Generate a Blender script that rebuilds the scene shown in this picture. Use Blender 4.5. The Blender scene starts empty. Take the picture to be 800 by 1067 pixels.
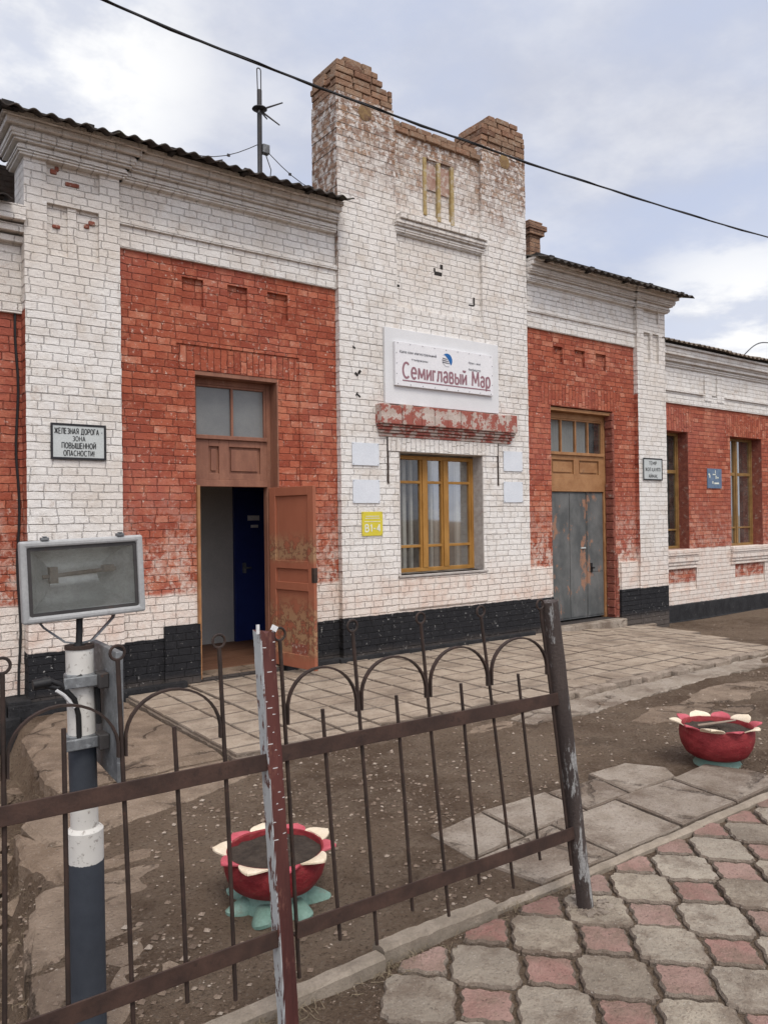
import bpy, math, random
from mathutils import Matrix, Vector, noise as mnoise
random.seed(7)
SC = bpy.context.scene
COL = SC.collection
PI = math.pi

# ------------------------------------------------------------------ node helpers
class NT:
    def __init__(s, name):
        s.m = bpy.data.materials.new(name); s.m.use_nodes = True
        s.t = s.m.node_tree; s.t.nodes.clear()
        s.out = s.t.nodes.new('ShaderNodeOutputMaterial')
        s._pos = None
    def put(s, sock, v):
        if isinstance(v, bpy.types.NodeSocket): s.t.links.new(v, sock)
        elif isinstance(v, (tuple, list)) and len(v) == 3 and sock.type == 'RGBA': sock.default_value = (*v, 1)
        else: sock.default_value = v
    def n(s, typ, ins=None, **props):
        nd = s.t.nodes.new('ShaderNode' + typ)
        for k, v in props.items(): setattr(nd, k, v)
        for k, v in (ins or {}).items(): s.put(nd.inputs[k], v)
        return nd
    def geo(s):
        if s._pos is None: s._pos = s.n('NewGeometry')
        return s._pos
    @property
    def pos(s): return s.geo().outputs['Position']
    def sep(s, v):
        o = s.n('SeparateXYZ', {0: v}).outputs; return o[0], o[1], o[2]
    def comb(s, x, y, z): return s.n('CombineXYZ', {0: x, 1: y, 2: z}).outputs[0]
    def math(s, op, a, b=0.0, c=0.0, clamp=False):
        return s.n('Math', {0: a, 1: b, 2: c}, operation=op, use_clamp=clamp).outputs[0]
    def mix(s, f, a, b, blend='MIX'):
        nd = s.n('Mix', data_type='RGBA', blend_type=blend)
        s.put(nd.inputs[0], f); s.put(nd.inputs[6], a); s.put(nd.inputs[7], b)
        return nd.outputs[2]
    def noise(s, vec, scale, detail=3.0, rough=0.55, stretch=None):
        if stretch:
            vec = s.n('VectorMath', {0: vec, 1: stretch}, operation='MULTIPLY').outputs[0]
        return s.n('TexNoise', {'Vector': vec, 'Scale': scale, 'Detail': detail, 'Roughness': rough}).outputs[0]
    def ss(s, v, a, b, lo=0.0, hi=1.0):
        nd = s.n('MapRange', {'Value': v, 'From Min': a, 'From Max': b, 'To Min': lo, 'To Max': hi}, interpolation_type='SMOOTHSTEP')
        return nd.outputs[0]
    def lin(s, v, a, b, lo=0.0, hi=1.0):
        return s.n('MapRange', {'Value': v, 'From Min': a, 'From Max': b, 'To Min': lo, 'To Max': hi}).outputs[0]
    def bump(s, h, strength=0.5, dist=0.01, normal=None):
        ins = {'Strength': strength, 'Distance': dist, 'Height': h}
        if normal is not None: ins['Normal'] = normal
        return s.n('Bump', ins).outputs[0]
    def bsdf(s, col, rough=0.8, normal=None, metal=0.0, spec=0.3):
        ins = {'Base Color': col, 'Roughness': rough, 'Metallic': metal, 'Specular IOR Level': spec}
        if normal is not None: ins['Normal'] = normal
        p = s.n('BsdfPrincipled', ins)
        s.t.links.new(p.outputs[0], s.out.inputs[0])
        return s.m

def masonry(name, base, zred=None, zblack=None, zcream=None, bare=None, side_red=None, soldier=False, chips=0.5, allbare=False, rough_low=1.0):
    """painted brickwork. base 'white' or 'red'; bands by height where the paint colours really change."""
    k = NT(name); P = k.pos
    x, y, z = k.sep(P)
    nx, ny, nz = k.sep(k.geo().outputs['True Normal'])
    isx = k.math('GREATER_THAN', k.math('ABSOLUTE', nx), 0.6)
    u = k.math('ADD', k.math('MULTIPLY', x, k.math('SUBTRACT', 1.0, isx)), k.math('MULTIPLY', k.math('ADD', y, 0.11), isx))
    n1 = k.noise(P, 1.3, 2); n2 = k.noise(P, 9.0, 2); n3 = k.noise(P, 38.0, 2)
    du = k.math('MULTIPLY_ADD', n1, 0.05, k.math('MULTIPLY_ADD', n2, 0.022, k.math('MULTIPLY', n3, 0.014)))
    dv = k.math('MULTIPLY_ADD', n2, 0.017, k.math('MULTIPLY', n3, 0.012))
    uu = k.math('ADD', u, du); vv = k.math('ADD', z, k.math('SUBTRACT', dv, 0.0145))
    A_, B_ = (vv, uu) if soldier else (uu, vv)
    row = k.math('FLOOR', k.math('DIVIDE', B_, 0.077))
    A_ = k.math('ADD', A_, k.math('MULTIPLY', k.n('TexWhiteNoise', {'W': row}, noise_dimensions='1D').outputs[0], .21))
    vec = k.comb(A_, B_, 0.0)
    br = k.n('TexBrick', {'Vector': vec, 'Color1': (0, 0, 0), 'Color2': (1, 1, 1), 'Mortar': (.5, .5, .5), 'Scale': 1.0,
                          'Mortar Size': 0.0068, 'Mortar Smooth': 1.0, 'Bias': 0.0, 'Brick Width': 0.245, 'Row Height': 0.077},
             offset=0.5, squash=0.56, squash_frequency=2)
    tint = k.n('RGBToBW', {0: br.outputs['Color']}).outputs[0]; mort0 = br.outputs['Fac']
    jn = k.noise(P, 11.0, 5, .75)
    mort = k.math('MULTIPLY', k.ss(mort0, k.math('MULTIPLY_ADD', jn, 1.5, -.55), k.math('MULTIPLY_ADD', jn, 1.5, -.10)), k.ss(jn, .68, .50, .25, 1.0))
    fr_ = k.math('ABSOLUTE', k.math('SUBTRACT', k.math('FRACT', k.math('DIVIDE', B_, 0.077)), .5))
    bed = k.ss(fr_, .36, .43)
    mort = k.math('MULTIPLY', mort, k.math('MULTIPLY_ADD', bed, .55, .45))
    big = k.noise(P, 0.55, 3); mid = k.noise(P, 4.5, 5, 0.65); fine = k.noise(P, 60.0, 4, 0.7)
    streak = k.noise(P, 6.0, 4, 0.6, stretch=(1.0, 1.0, 0.12))
    # ---- white limewash
    wl = k.mix(k.ss(mid, .42, .68), (.76, .73, .69), (.63, .575, .515))
    wl = k.mix(k.math('MULTIPLY', tint, .35), wl, (.78, .765, .745))
    wl = k.mix(k.ss(streak, .58, .78, 0, .40), wl, (.47, .42, .37))
    wl = k.mix(k.ss(big, .48, .70, 0, .45), wl, (.64, .565, .49))
    ch = k.ss(k.math('ADD', k.math('MULTIPLY', fine, .5), k.math('MULTIPLY', k.noise(P, 12, 3), .5)), .60 , .66, 0, .75)
    wl = k.mix(k.math('MULTIPLY', ch, chips), wl, (.30, .235, .19))
    mj = k.math('MULTIPLY', mort, k.ss(k.noise(P, 4.0, 6, .75), .43, .60, .06, 1.0))
    wl = k.mix(k.math('MULTIPLY', mj, .40), wl, (.28, .24, .21))
    wl = k.mix(k.ss(k.noise(P, 9.0, 6, .75), .60, .66, 0, .55), wl, (.80, .785, .76))
    pit = k.ss(k.noise(P, 34, 3, .65), .63, .70)
    wl = k.mix(k.math('MULTIPLY', k.ss(k.noise(P, 2.6, 6, .78), .60, .68), .5), wl, (.50, .40, .33))
    wl = k.mix(k.math('MULTIPLY', pit, k.ss(mid, .38, .6, .10, .75)), wl, (.33, .27, .22))
    wl = k.mix(k.ss(k.noise(P, 3.0, 5, .7), .60, .72, 0, .35), wl, (.55, .43, .36))
    # ---- red paint
    rd = k.mix(tint, (.265, .060, .034), (.42, .114, .062))
    rd = k.mix(k.math('MULTIPLY', k.ss(tint, .70, .92), k.ss(mid, .40, .62, .05, .85)), rd, (.52, .235, .155))
    rd = k.mix(k.ss(big, .44, .66, 0, .55), rd, (.38, .115, .085))
    rd = k.mix(k.ss(k.noise(P, 1.6, 6, .75), .53, .67, 0, .5), rd, (.53, .21, .125))
    rd = k.mix(k.ss(k.noise(P, 7.5, 5, .7), .52, .68, 0, .65), rd, (.46, .165, .095))
    rd = k.mix(k.math('MULTIPLY', mort, k.ss(k.noise(P, 6, 5, .7), .36, .62, .25, .9)), rd, (.115, .034, .027))
    cr = k.ss(k.noise(P, 22.0, 5, .75), .575, .655)
    crl = k.math('MULTIPLY', cr, k.ss(mid, .40, .62, 0.10, .95))
    rd = k.mix(crl, rd, (.60, .47, .39))
    rd = k.mix(k.ss(k.noise(P, 2.2, 5, .7), .60, .74, 0, .5), rd, (.13, .042, .032))
    lowpeel = k.math('MULTIPLY', k.ss(z, 2.15, 0.95), k.ss(k.noise(P, 7.0, 6, .76), .45, .56, 0, .88))
    rd = k.mix(k.math('MULTIPLY', lowpeel, rough_low), rd, k.mix(k.ss(jn, .42, .6), (.52, .29, .22), (.64, .53, .46)))
    zz = k.math('ADD', z, k.math('MULTIPLY', k.math('SUBTRACT', mid, .5), .10))
    col = wl if base == 'white' else rd
    if side_red is not None:
        f = k.math('MULTIPLY', k.math('LESS_THAN', nx, -0.6), k.ss(zz, side_red + .02, side_red - .02))
        col = k.mix(f, col, rd)
    # ---- bare brick
    if bare is not None or allbare:
        bb = k.mix(tint, (.17, .092, .062), (.31, .185, .12))
        bb = k.mix(k.ss(mid, .45, .7, 0, .6), bb, (.37, .25, .165))
        bb = k.mix(k.math('MULTIPLY', mort, .75), bb, k.mix(n2, (.20, .165, .14), (.46, .41, .36)))
        if allbare: col = bb
        else:
            zb = k.math('ADD', z, k.math('ADD', k.math('MULTIPLY', k.math('SUBTRACT', k.noise(P, 2.4, 5, .7), .5), 2.3),
                                         k.math('MULTIPLY', k.math('SUBTRACT', tint, .5), .42)))
            zb = k.math('ADD', zb, k.math('MULTIPLY', k.math('MULTIPLY', k.math('LESS_THAN', nx, -0.6), k.math('LESS_THAN', x, 5.3)), 1.5))
            f = k.ss(zb, bare[0], bare[1])
            f = k.math('MULTIPLY', f, k.ss(k.noise(P, 13, 5, .75), .40, .54, .22, 1))
            col = k.mix(f, col, bb)
    if zcream is not None:
        cream = k.mix(k.ss(mid, .4, .7), (.74, .665, .60), (.66, .52, .44))
        cream = k.mix(k.math('MULTIPLY', mort, .5), cream, (.33, .26, .22))
        cream = k.mix(k.ss(k.noise(P, 16, 5, .7), .60, .70, 0, .75), cream, (.40, .24, .17))
        wid = .35 if base == 'white' else .025
        col = k.mix(k.ss(zz, zcream + wid, zcream - wid), col, cream)
    if zblack is not None:
        bk = k.mix(mid, (.011, .011, .013), (.028, .028, .031))
        bk = k.mix(k.ss(k.noise(P, 19, 6, .78), .61, .67, 0, .8), bk, (.45, .44, .42))
        bk = k.mix(k.ss(zz, .14, -.02, 0, .5), bk, (.16, .13, .11))
        zk = k.math('ADD', z, k.math('MULTIPLY', k.math('SUBTRACT', n2, .5), .03))
        col = k.mix(k.ss(zk, zblack + .006, zblack - .006), col, bk)
    grit = k.lin(k.noise(P, 130, 4, .75), .3, .7, .76, 1.16)
    col = k.n('VectorMath', {0: col, 3: grit}, operation='SCALE').outputs[0]
    h = k.math('SUBTRACT', 1.0, k.math('MULTIPLY', mort0, .9))
    h = k.math('ADD', h, k.math('MULTIPLY', tint, .25))
    h = k.math('ADD', h, k.math('MULTIPLY', fine, .55)); h = k.math('ADD', h, k.math('MULTIPLY', k.noise(P, 24, 3), .7))
    nb = k.bump(h, .9, .016)
    return k.bsdf(col, .88, nb, spec=.2)

def simple(name, c1, c2, scale=8, rough=.75, bumps=.3, dist=.004, c3=None, t3=(.6, .7), s3=14, f3=.9, metal=0.0, stretch=None, spec=.3, spec_speck=None, obj=False):
    k = NT(name)
    P = k.n('TexCoord').outputs['Object'] if obj else k.pos
    a = k.noise(P, scale, 5, .65, stretch=stretch)
    col = k.mix(k.ss(a, .32, .70), c1, c2)
    hi = k.noise(P, s3, 6, .72, stretch=stretch)
    if c3 is not None: col = k.mix(k.ss(hi, t3[0], t3[1], 0, f3), col, c3)
    f = k.noise(P, 90, 4, .7)
    col = k.mix(k.ss(f, .35, .7, 0, .30), col, k.mix(.5, c1, (.03, .025, .02)))
    if spec_speck is not None:
        col = k.mix(k.ss(k.noise(P, 70, 2, .5), .66, .70), col, spec_speck)
    h = k.math('ADD', k.math('MULTIPLY', f, .6), hi)
    return k.bsdf(col, rough, k.bump(h, bumps, dist), metal, spec)

M = {}
M['white'] = masonry('white_brick', 'white', zblack=.5, zcream=.98, side_red=3.7)
M['white_top'] = masonry('white_brick_top', 'white', chips=.7)
M['tower'] = masonry('tower_brick', 'white', zblack=.52, zcream=.95, bare=(5.35, 6.65))
M['bare'] = masonry('bare_brick', 'white', allbare=True)
M['red'] = masonry('red_brick', 'red', zblack=.5, zcream=.955)
M['red_left'] = masonry('red_brick_west', 'red', zblack=.1, zcream=.93, rough_low=1.0)
M['soldier_red'] = masonry('red_brick_flat_arch', 'red', soldier=True, rough_low=0)
M['soldier_white'] = masonry('white_brick_flat_arch', 'white', soldier=True, chips=.3)
M['wing'] = masonry('wing_brick', 'red', zblack=.09, zcream=1.07, rough_low=.5)
M['cream'] = masonry('cream_brick', 'white', zcream=3.0, zblack=.09)
M['black_brick'] = masonry('black_brick', 'white', zblack=5.0)
M['plinth'] = simple('plinth_black', (.012, .012, .014), (.03, .03, .032), 6, .8, .8, .02, (.30, .28, .26), (.64, .72), 20, .7)
M['lintel'] = simple('lintel_peeling', (.42, .33, .28), (.62, .56, .51), 13, .9, .8, .012, (.30, .06, .04), (.47, .52), 6.5, .95)
M['roof'] = simple('roof_asbestos', (.03, .026, .023), (.075, .062, .053), 7, .9, .6, .01, (.09, .10, .05), (.58, .68), 4, .7)
M['roof_wing'] = simple('roof_asbestos_pale', (.16, .125, .095), (.24, .20, .16), 7, .9, .6, .01, (.09, .08, .06), (.55, .68), 5, .7)
M['dark'] = simple('dark_gap', (.02, .018, .016), (.035, .03, .028), 5, .9)
M['brown_wood'] = simple('brown_frame', (.20, .085, .055), (.29, .135, .085), 7, .6, .5, .004, (.36, .22, .15), (.60, .70), 12, .7, stretch=(1, 1, .3))
M['orange_wood'] = simple('orange_door', (.27, .088, .047), (.36, .128, .07), 6, .6, .5, .004, (.11, .06, .04), (.62, .69), 10, .8, stretch=(1, 1, .5))
M['ochre_wood'] = simple('ochre_frame', (.29, .14, .03), (.40, .205, .05), 7, .55, .4, .004, (.22, .13, .07), (.60, .70), 14, .7, stretch=(1, 1, .35))
M['ochre_door'] = simple('ochre_door_frame', (.27, .125, .05), (.38, .20, .09), 6, .6, .5, .004, (.17, .09, .05), (.58, .70), 12, .7)
M['olive_wood'] = simple('olive_frame', (.20, .11, .035), (.29, .17, .06), 7, .6, .4, .004)
M['metal_door'] = simple('grey_metal_door', (.075, .08, .08), (.15, .152, .148), 3.5, .6, .4, .004, (.34, .17, .10), (.555, .61), 3.8, .85, stretch=(1, 1, .6))
M['plaster_reveal'] = simple('reveal_plaster', (.38, .34, .31), (.50, .47, .44), 14, .9, .9, .015, (.25, .13, .09), (.60, .72), 9, .6)
M['red_reveal'] = simple('reveal_red', (.20, .055, .04), (.30, .10, .065), 14, .9, 1, .02, (.42, .36, .30), (.55, .68), 9, .8)
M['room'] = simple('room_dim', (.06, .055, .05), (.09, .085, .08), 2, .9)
M['inner_white'] = simple('inner_white', (.40, .385, .35), (.50, .48, .44), 6, .7)
M['curtain'] = simple('curtain_net', (.50, .49, .46), (.62, .60, .56), 10, .9, .5, .01, stretch=(4, 4, .2))
M['hall_wall'] = simple('hall_plaster', (.42, .41, .39), (.50, .48, .46), 2, .9)
M['hall_floor'] = simple('hall_boards', (.11, .05, .028), (.18, .09, .055), 5, .6, .4, .005, stretch=(.3, 4, 1))
M['blue_door'] = simple('blue_door', (.012, .024, .13), (.018, .034, .17), 2, .45)
M['paper'] = simple('paper', (.6, .6, .6), (.7, .7, .7), 5, .8)
M['board'] = simple('backing_board', (.66, .665, .67), (.72, .72, .725), 2.5, .5, .15, .002, (.55, .55, .55), (.62, .8), 3, .4)
M['sign_white'] = simple('sign_face', (.72, .715, .73), (.76, .755, .765), 2, .35, .1, .001)
M['sign_grey'] = simple('sign_grey', (.48, .51, .50), (.53, .56, .55), 3, .4, .1, .001)
M['plate'] = simple('plate_pale', (.62, .655, .70), (.67, .70, .74), 3, .4, .1, .001)
M['ink'] = simple('ink_black', (.015, .015, .018), (.025, .025, .028), 5, .6)
M['ink_grey'] = simple('ink_grey', (.14, .14, .16), (.18, .18, .2), 5, .6)
M['ink_purple'] = simple('ink_purple', (.25, .125, .15), (.31, .165, .185), 5, .5)
M['logo_blue'] = simple('logo_blue', (.012, .11, .33), (.016, .14, .39), 5, .5)
M['yellow'] = simple('yellow_plate', (.60, .50, .035), (.66, .56, .06), 3, .45, .1, .001)
M['blue_plate'] = simple('blue_plate', (.09, .14, .22), (.15, .21, .30), 9, .5, .2, .002)
M['pale_ink'] = simple('pale_ink', (.66, .68, .58), (.74, .75, .66), 5, .5)
M['steel_dark'] = simple('dark_steel', (.035, .033, .034), (.06, .055, .053), 9, .5, .3, .003, (.12, .06, .035), (.6, .72), 16, .8)
M['rust'] = simple('rusty_bar', (.026, .018, .015), (.052, .032, .025), 11, .62, .5, .003, (.11, .055, .035), (.58, .72), 26, .7)
M['rail'] = simple('rusty_rail', (.036, .021, .017), (.072, .04, .03), 8, .62, .5, .003, (.030, .018, .015), (.55, .70), 22, .8)
M['galv'] = simple('galvanised', (.12, .127, .135), (.23, .24, .245), 16, .5, .3, .003, (.35, .37, .38), (.56, .68), 30, .7, metal=.2)
M['housing'] = simple('lamp_housing', (.33, .335, .335), (.42, .42, .415), 6, .5, .2, .002, (.20, .19, .18), (.64, .74), 18, .6)
M['reflector'] = simple('reflector', (.62, .63, .60), (.80, .80, .77), 9, .22, .3, .006, (.26, .26, .24), (.58, .75), 6, .6, metal=.4)
M['red_tire'] = simple('red_rubber', (.19, .016, .021), (.30, .038, .042), 11, .6, .8, .008, (.27, .12, .095), (.56, .70), 15, .65, spec=.25, stretch=(1, 1, 2.2))
M['petal_pink'] = simple('petal_pink', (.44, .07, .095), (.52, .12, .14), 9, .5, .4, .003, (.33, .06, .07), (.6, .75), 18, .6)
M['petal_cream'] = simple('petal_cream', (.70, .58, .42), (.76, .66, .52), 9, .55, .4, .003, (.42, .32, .22), (.64, .76), 18, .6)
M['ceramic'] = simple('ceramic', (.20, .16, .12), (.32, .27, .21), 9, .6)
M['green'] = simple('green_rubber', (.13, .235, .19), (.21, .32, .27), 9, .6, .5, .004, (.17, .18, .15), (.54, .68), 14, .8)
M['soil'] = simple('soil', (.05, .037, .029), (.095, .072, .056), 22, .95, 1.0, .02, (.16, .13, .11), (.62, .74), 40, .7)
M['stick'] = simple('stick', (.22, .17, .13), (.30, .24, .19), 12, .8)
M['kerb'] = simple('kerb_concrete', (.235, .195, .15), (.34, .285, .225), 7, .9, .8, .01, (.17, .14, .11), (.55, .72), 9, .7)
M['black_cable'] = simple('black_cable', (.013, .013, .014), (.02, .02, .022), 9, .5)
def pebble_mat():
    k = NT('pebbles'); P = k.pos; r = k.geo().outputs['Random Per Island']; f = k.noise(P, 120, 3, .7)
    col = k.mix(k.ss(r, .72, 1.0), k.mix(r, (.11, .08, .06), (.25, .19, .145)), (.37, .315, .26))
    col = k.mix(k.ss(f, .4, .7, 0, .5), col, (.15, .11, .085)); return k.bsdf(col, .95, k.bump(f, .6, .004), spec=.1)
M['stone'] = pebble_mat()
M['straw'] = simple('straw', (.22, .17, .11), (.33, .27, .18), 25, .9)
M['yellow_strip'] = simple('yellow_strip', (.30, .21, .085), (.42, .32, .15), 12, .85, .7, .01, (.50, .45, .38), (.50, .60), 9, .8)
M['dusty_glass'] = simple('dusty_glass', (.14, .145, .145), (.185, .19, .185), 2.2, .22, .1, .002, (.26, .26, .25), (.6, .8), 5, .5, spec=.5)

def glass_mat():
    k = NT('window_glass'); P = k.pos
    d = k.ss(k.noise(P, 6, 5, .65), .3, .8, .05, .20)
    fr = k.n('Fresnel', {'IOR': 1.55}).outputs[0]
    fr = k.math('MULTIPLY', fr, .50)
    nb = k.bump(k.noise(P, 1.1, 1), .10, .02)
    g = k.n('BsdfGlossy', {'Color': (.80, .80, .78), 'Roughness': .03, 'Normal': nb}).outputs[0]
    t = k.n('BsdfTransparent', {'Color': (.82, .85, .85)}).outputs[0]
    df = k.n('BsdfDiffuse', {'Color': (.30, .29, .27)}).outputs[0]
    a = k.n('MixShader', {0: fr, 1: t, 2: g}).outputs[0]
    b = k.n('MixShader', {0: d, 1: a, 2: df}).outputs[0]
    k.t.links.new(b, k.out.inputs[0]); return k.m
M['glass'] = glass_mat()
def lamp_glass_mat():
    k = NT('lamp_glass'); P = k.pos
    d = k.ss(k.noise(P, 9, 5, .65), .35, .8, .02, .20)
    fr = k.math('ADD', k.n('Fresnel', {'IOR': 1.5}).outputs[0], .05)
    g = k.n('BsdfGlossy', {'Color': (.95, .95, .95), 'Roughness': .06}).outputs[0]
    t = k.n('BsdfTransparent', {'Color': (.93, .95, .94)}).outputs[0]
    df = k.n('BsdfDiffuse', {'Color': (.40, .41, .39)}).outputs[0]
    a = k.n('MixShader', {0: fr, 1: t, 2: g}).outputs[0]
    k.t.links.new(k.n('MixShader', {0: d, 1: a, 2: df}).outputs[0], k.out.inputs[0]); return k.m
M['lamp_glass'] = lamp_glass_mat()

def post_mat():
    k = NT('flaking_post'); P = k.pos; x, y, z = k.sep(P)
    nx, ny, nz = k.sep(k.geo().outputs['Normal'])
    a = k.noise(P, 8, 5, .65, stretch=(1, 1, .12)); f = k.noise(P, 30, 5, .7, stretch=(1, 1, .35))
    br = k.mix(k.ss(a, .3, .7), (.038, .014, .013), (.11, .036, .03))
    br = k.mix(k.ss(f, .56, .66, 0, .6), br, (.17, .075, .055))
    wh = k.mix(f, (.36, .38, .38), (.55, .57, .57))
    side = k.math('MULTIPLY', k.ss(nx, -.6, -.8), k.ss(f, .60, .54))
    col = k.mix(side, br, wh)
    tick = k.math('FRACT', k.math('ADD', k.math('MULTIPLY', z, 17.0), k.math('MULTIPLY', k.math('FLOOR', k.math('MULTIPLY', x, 60)), .37)))
    tk = k.math('MULTIPLY', k.math('LESS_THAN', tick, .055), k.math('GREATER_THAN', k.noise(P, 24, 2), .515))
    tk = k.math('MULTIPLY', tk, k.math('GREATER_THAN', nx, -.4)); tk = k.math('MULTIPLY', tk, k.math('GREATER_THAN', z, .62))
    col = k.mix(tk, col, (.52, .50, .49))
    return k.bsdf(col, .6, k.bump(f, .5, .004))
M['post'] = post_mat()
M['post_grey'] = simple('weathered_post', (.045, .034, .031), (.085, .065, .057), 7, .75, .9, .01, (.36, .36, .35), (.56, .61), 12, .85, stretch=(1, 1, .2))

def pole_mat():
    k = NT('striped_pole'); P = k.pos; x, y, z = k.sep(P)
    n = k.noise(P, 14, 5, .7); zz = k.math('ADD', z, k.math('MULTIPLY', k.math('SUBTRACT', n, .5), .018))
    wh = k.mix(k.ss(k.noise(P, 55, 4, .7), .57, .66, 0, .85), k.mix(n, (.66, .64, .60), (.54, .52, .48)), (.30, .27, .24))
    bk = k.mix(n, (.028, .033, .042), (.058, .066, .08))
    f1 = k.math('MULTIPLY', k.math('GREATER_THAN', zz, .805), k.math('LESS_THAN', zz, 1.015))
    f2 = k.math('LESS_THAN', zz, .60)
    return k.bsdf(k.mix(k.math('MAXIMUM', f1, f2), wh, bk), .6, k.bump(n, .4, .006))
M['pole'] = pole_mat()

def leaf_mat():
    """inner face of the entrance door: paint gone in patches around the panels"""
    k = NT('peeling_door'); P = k.pos; x, y, z = k.sep(P)
    a = k.noise(P, 7, 5, .65, stretch=(1, 1, .4)); b = k.noise(P, 9, 6, .72)
    col = k.mix(a, (.26, .085, .047), (.36, .128, .072))
    zone = k.math('MAXIMUM', k.math('MULTIPLY', k.ss(z, .95, .55), k.ss(z, .12, .30)), k.math('MULTIPLY', k.ss(z, 1.62, 1.36), k.ss(z, 1.20, 1.30)))
    col = k.mix(k.math('MULTIPLY', zone, k.ss(b, .47, .53)), col, k.mix(a, (.27, .145, .075), (.37, .225, .125)))
    edge = k.math('MULTIPLY', k.ss(b, .44, .47), k.ss(b, .53, .49)); col = k.mix(k.math('MULTIPLY', k.math('MULTIPLY', edge, zone), .6), col, (.08, .045, .03))
    return k.bsdf(col, .62, k.bump(b, .4, .006))
M['leaf'] = leaf_mat()

def dirt_mat():
    k = NT('dirt'); P = k.pos; x, y, z = k.sep(P)
    a = k.noise(P, .8, 5, .6); b = k.noise(P, 5, 6, .7); c = k.noise(P, 45, 5, .75); d = k.noise(P, 160, 3, .7)
    col = k.mix(k.ss(a, .35, .65), (.18, .124, .086), (.30, .221, .157))
    col = k.mix(k.ss(b, .42, .66, 0, .65), col, (.325, .25, .185))
    col = k.mix(k.ss(k.noise(P, 1.9, 6, .7), .55, .70, 0, .55), col, (.105, .075, .056))
    col = k.mix(k.ss(c, .56, .66, 0, .7), col, (.36, .30, .24))
    col = k.mix(k.ss(c, .46, .36, 0, .7), col, (.07, .05, .038))
    col = k.mix(k.ss(d, .66, .70, 0, .7), col, (.36, .32, .28))
    h = k.math('ADD', k.math('MULTIPLY', b, 1.4), k.math('ADD', c, k.math('MULTIPLY', d, .35)))
    return k.bsdf(col, .95, k.bump(h, 1.0, .08), spec=.10)
M['dirt'] = dirt_mat()

def loose_mat():
    k = NT('loose_brick'); P = k.pos; r = k.geo().outputs['Random Per Island']
    m_ = k.noise(P, 14, 5, .7); f = k.noise(P, 60, 4, .7)
    col = k.mix(r, (.15, .078, .052), (.30, .165, .105))
    col = k.mix(k.math('MULTIPLY', k.math('FRACT', k.math('MULTIPLY', r, 9.7)), .45), col, (.34, .25, .17))
    col = k.mix(k.ss(m_, .48, .68, 0, .7), col, (.33, .27, .21)); col = k.mix(k.ss(m_, .45, .32, 0, .6), col, (.09, .058, .042))
    return k.bsdf(col, .93, k.bump(k.math('ADD', m_, f), .9, .012), spec=.15)
M['loose'] = loose_mat()
def stone_mat(name, c1, c2, dirt=(.15, .11, .082), df=.6, dscale=3, rnd=.25, speck=(.5, .46, .41), crack=0.0, cs=1.6):
    k = NT(name); P = k.pos
    r = k.geo().outputs['Random Per Island']
    a = k.noise(P, 6, 5, .65); c = k.noise(P, 70, 4, .75); e = k.noise(P, dscale, 6, .7); g = k.noise(P, 24, 5, .75)
    col = k.mix(k.ss(a, .35, .65), c1, c2)
    col = k.mix(k.math('MULTIPLY', r, rnd), col, (.47, .42, .35))
    col = k.mix(k.math('MULTIPLY', k.math('FRACT', k.math('MULTIPLY', r, 7.3)), rnd), col, (.12, .095, .078))
    col = k.mix(k.ss(e, .44, .64, 0, df), col, dirt)
    col = k.mix(k.ss(g, .54, .66, 0, .5), col, dirt)
    col = k.mix(k.ss(c, .60, .68, 0, .55), col, speck)
    col = k.mix(k.ss(c, .42, .33, 0, .6), col, (.075, .058, .046))
    h = k.math('ADD', k.math('ADD', c, a), k.math('MULTIPLY', g, 1.4))
    if crack:
        wv = k.n('VectorMath', {0: P, 1: k.comb(k.math('MULTIPLY', g, .05), k.math('MULTIPLY', a, .3), 0.0)}, operation='ADD').outputs[0]
        vo = k.n('TexVoronoi', {'Vector': wv, 'Scale': cs}, feature='DISTANCE_TO_EDGE').outputs[0]
        ck = k.math('MULTIPLY', k.ss(vo, .016, .004), k.ss(e, .44, .58))
        col = k.mix(k.math('MULTIPLY', ck, crack), col, (.06, .043, .033)); h = k.math('SUBTRACT', h, k.math('MULTIPLY', ck, 2.0))
    return k.bsdf(col, .92, k.bump(h, .9, .014), spec=.15)
M['platform'] = stone_mat('platform_tiles', (.37, .295, .225), (.47, .385, .30), df=.55, dscale=1.6, rnd=.16)
M['bed'] = stone_mat('platform_bed', (.15, .115, .09), (.22, .175, .138), df=.5)
M['edging'] = stone_mat('broken_edging', (.28, .225, .175), (.38, .31, .25), df=.5, dscale=5, rnd=.25)
M['slab'] = stone_mat('slab_concrete', (.29, .24, .19), (.38, .325, .27), df=.75, dscale=2.3, rnd=.14, crack=.4, cs=.9)
M['oldslab'] = stone_mat('old_concrete', (.195, .14, .098), (.29, .217, .158), df=.75, dscale=1.7, rnd=.12, crack=.75, cs=1.25)
M['paver_grey'] = stone_mat('paver_grey', (.29, .245, .19), (.42, .36, .28), df=.65, dscale=5, rnd=.42)
M['paver_red'] = stone_mat('paver_red', (.29, .15, .125), (.38, .225, .19), dirt=(.20, .145, .11), df=.75, dscale=4, rnd=.28, speck=(.45, .30, .26))

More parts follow.
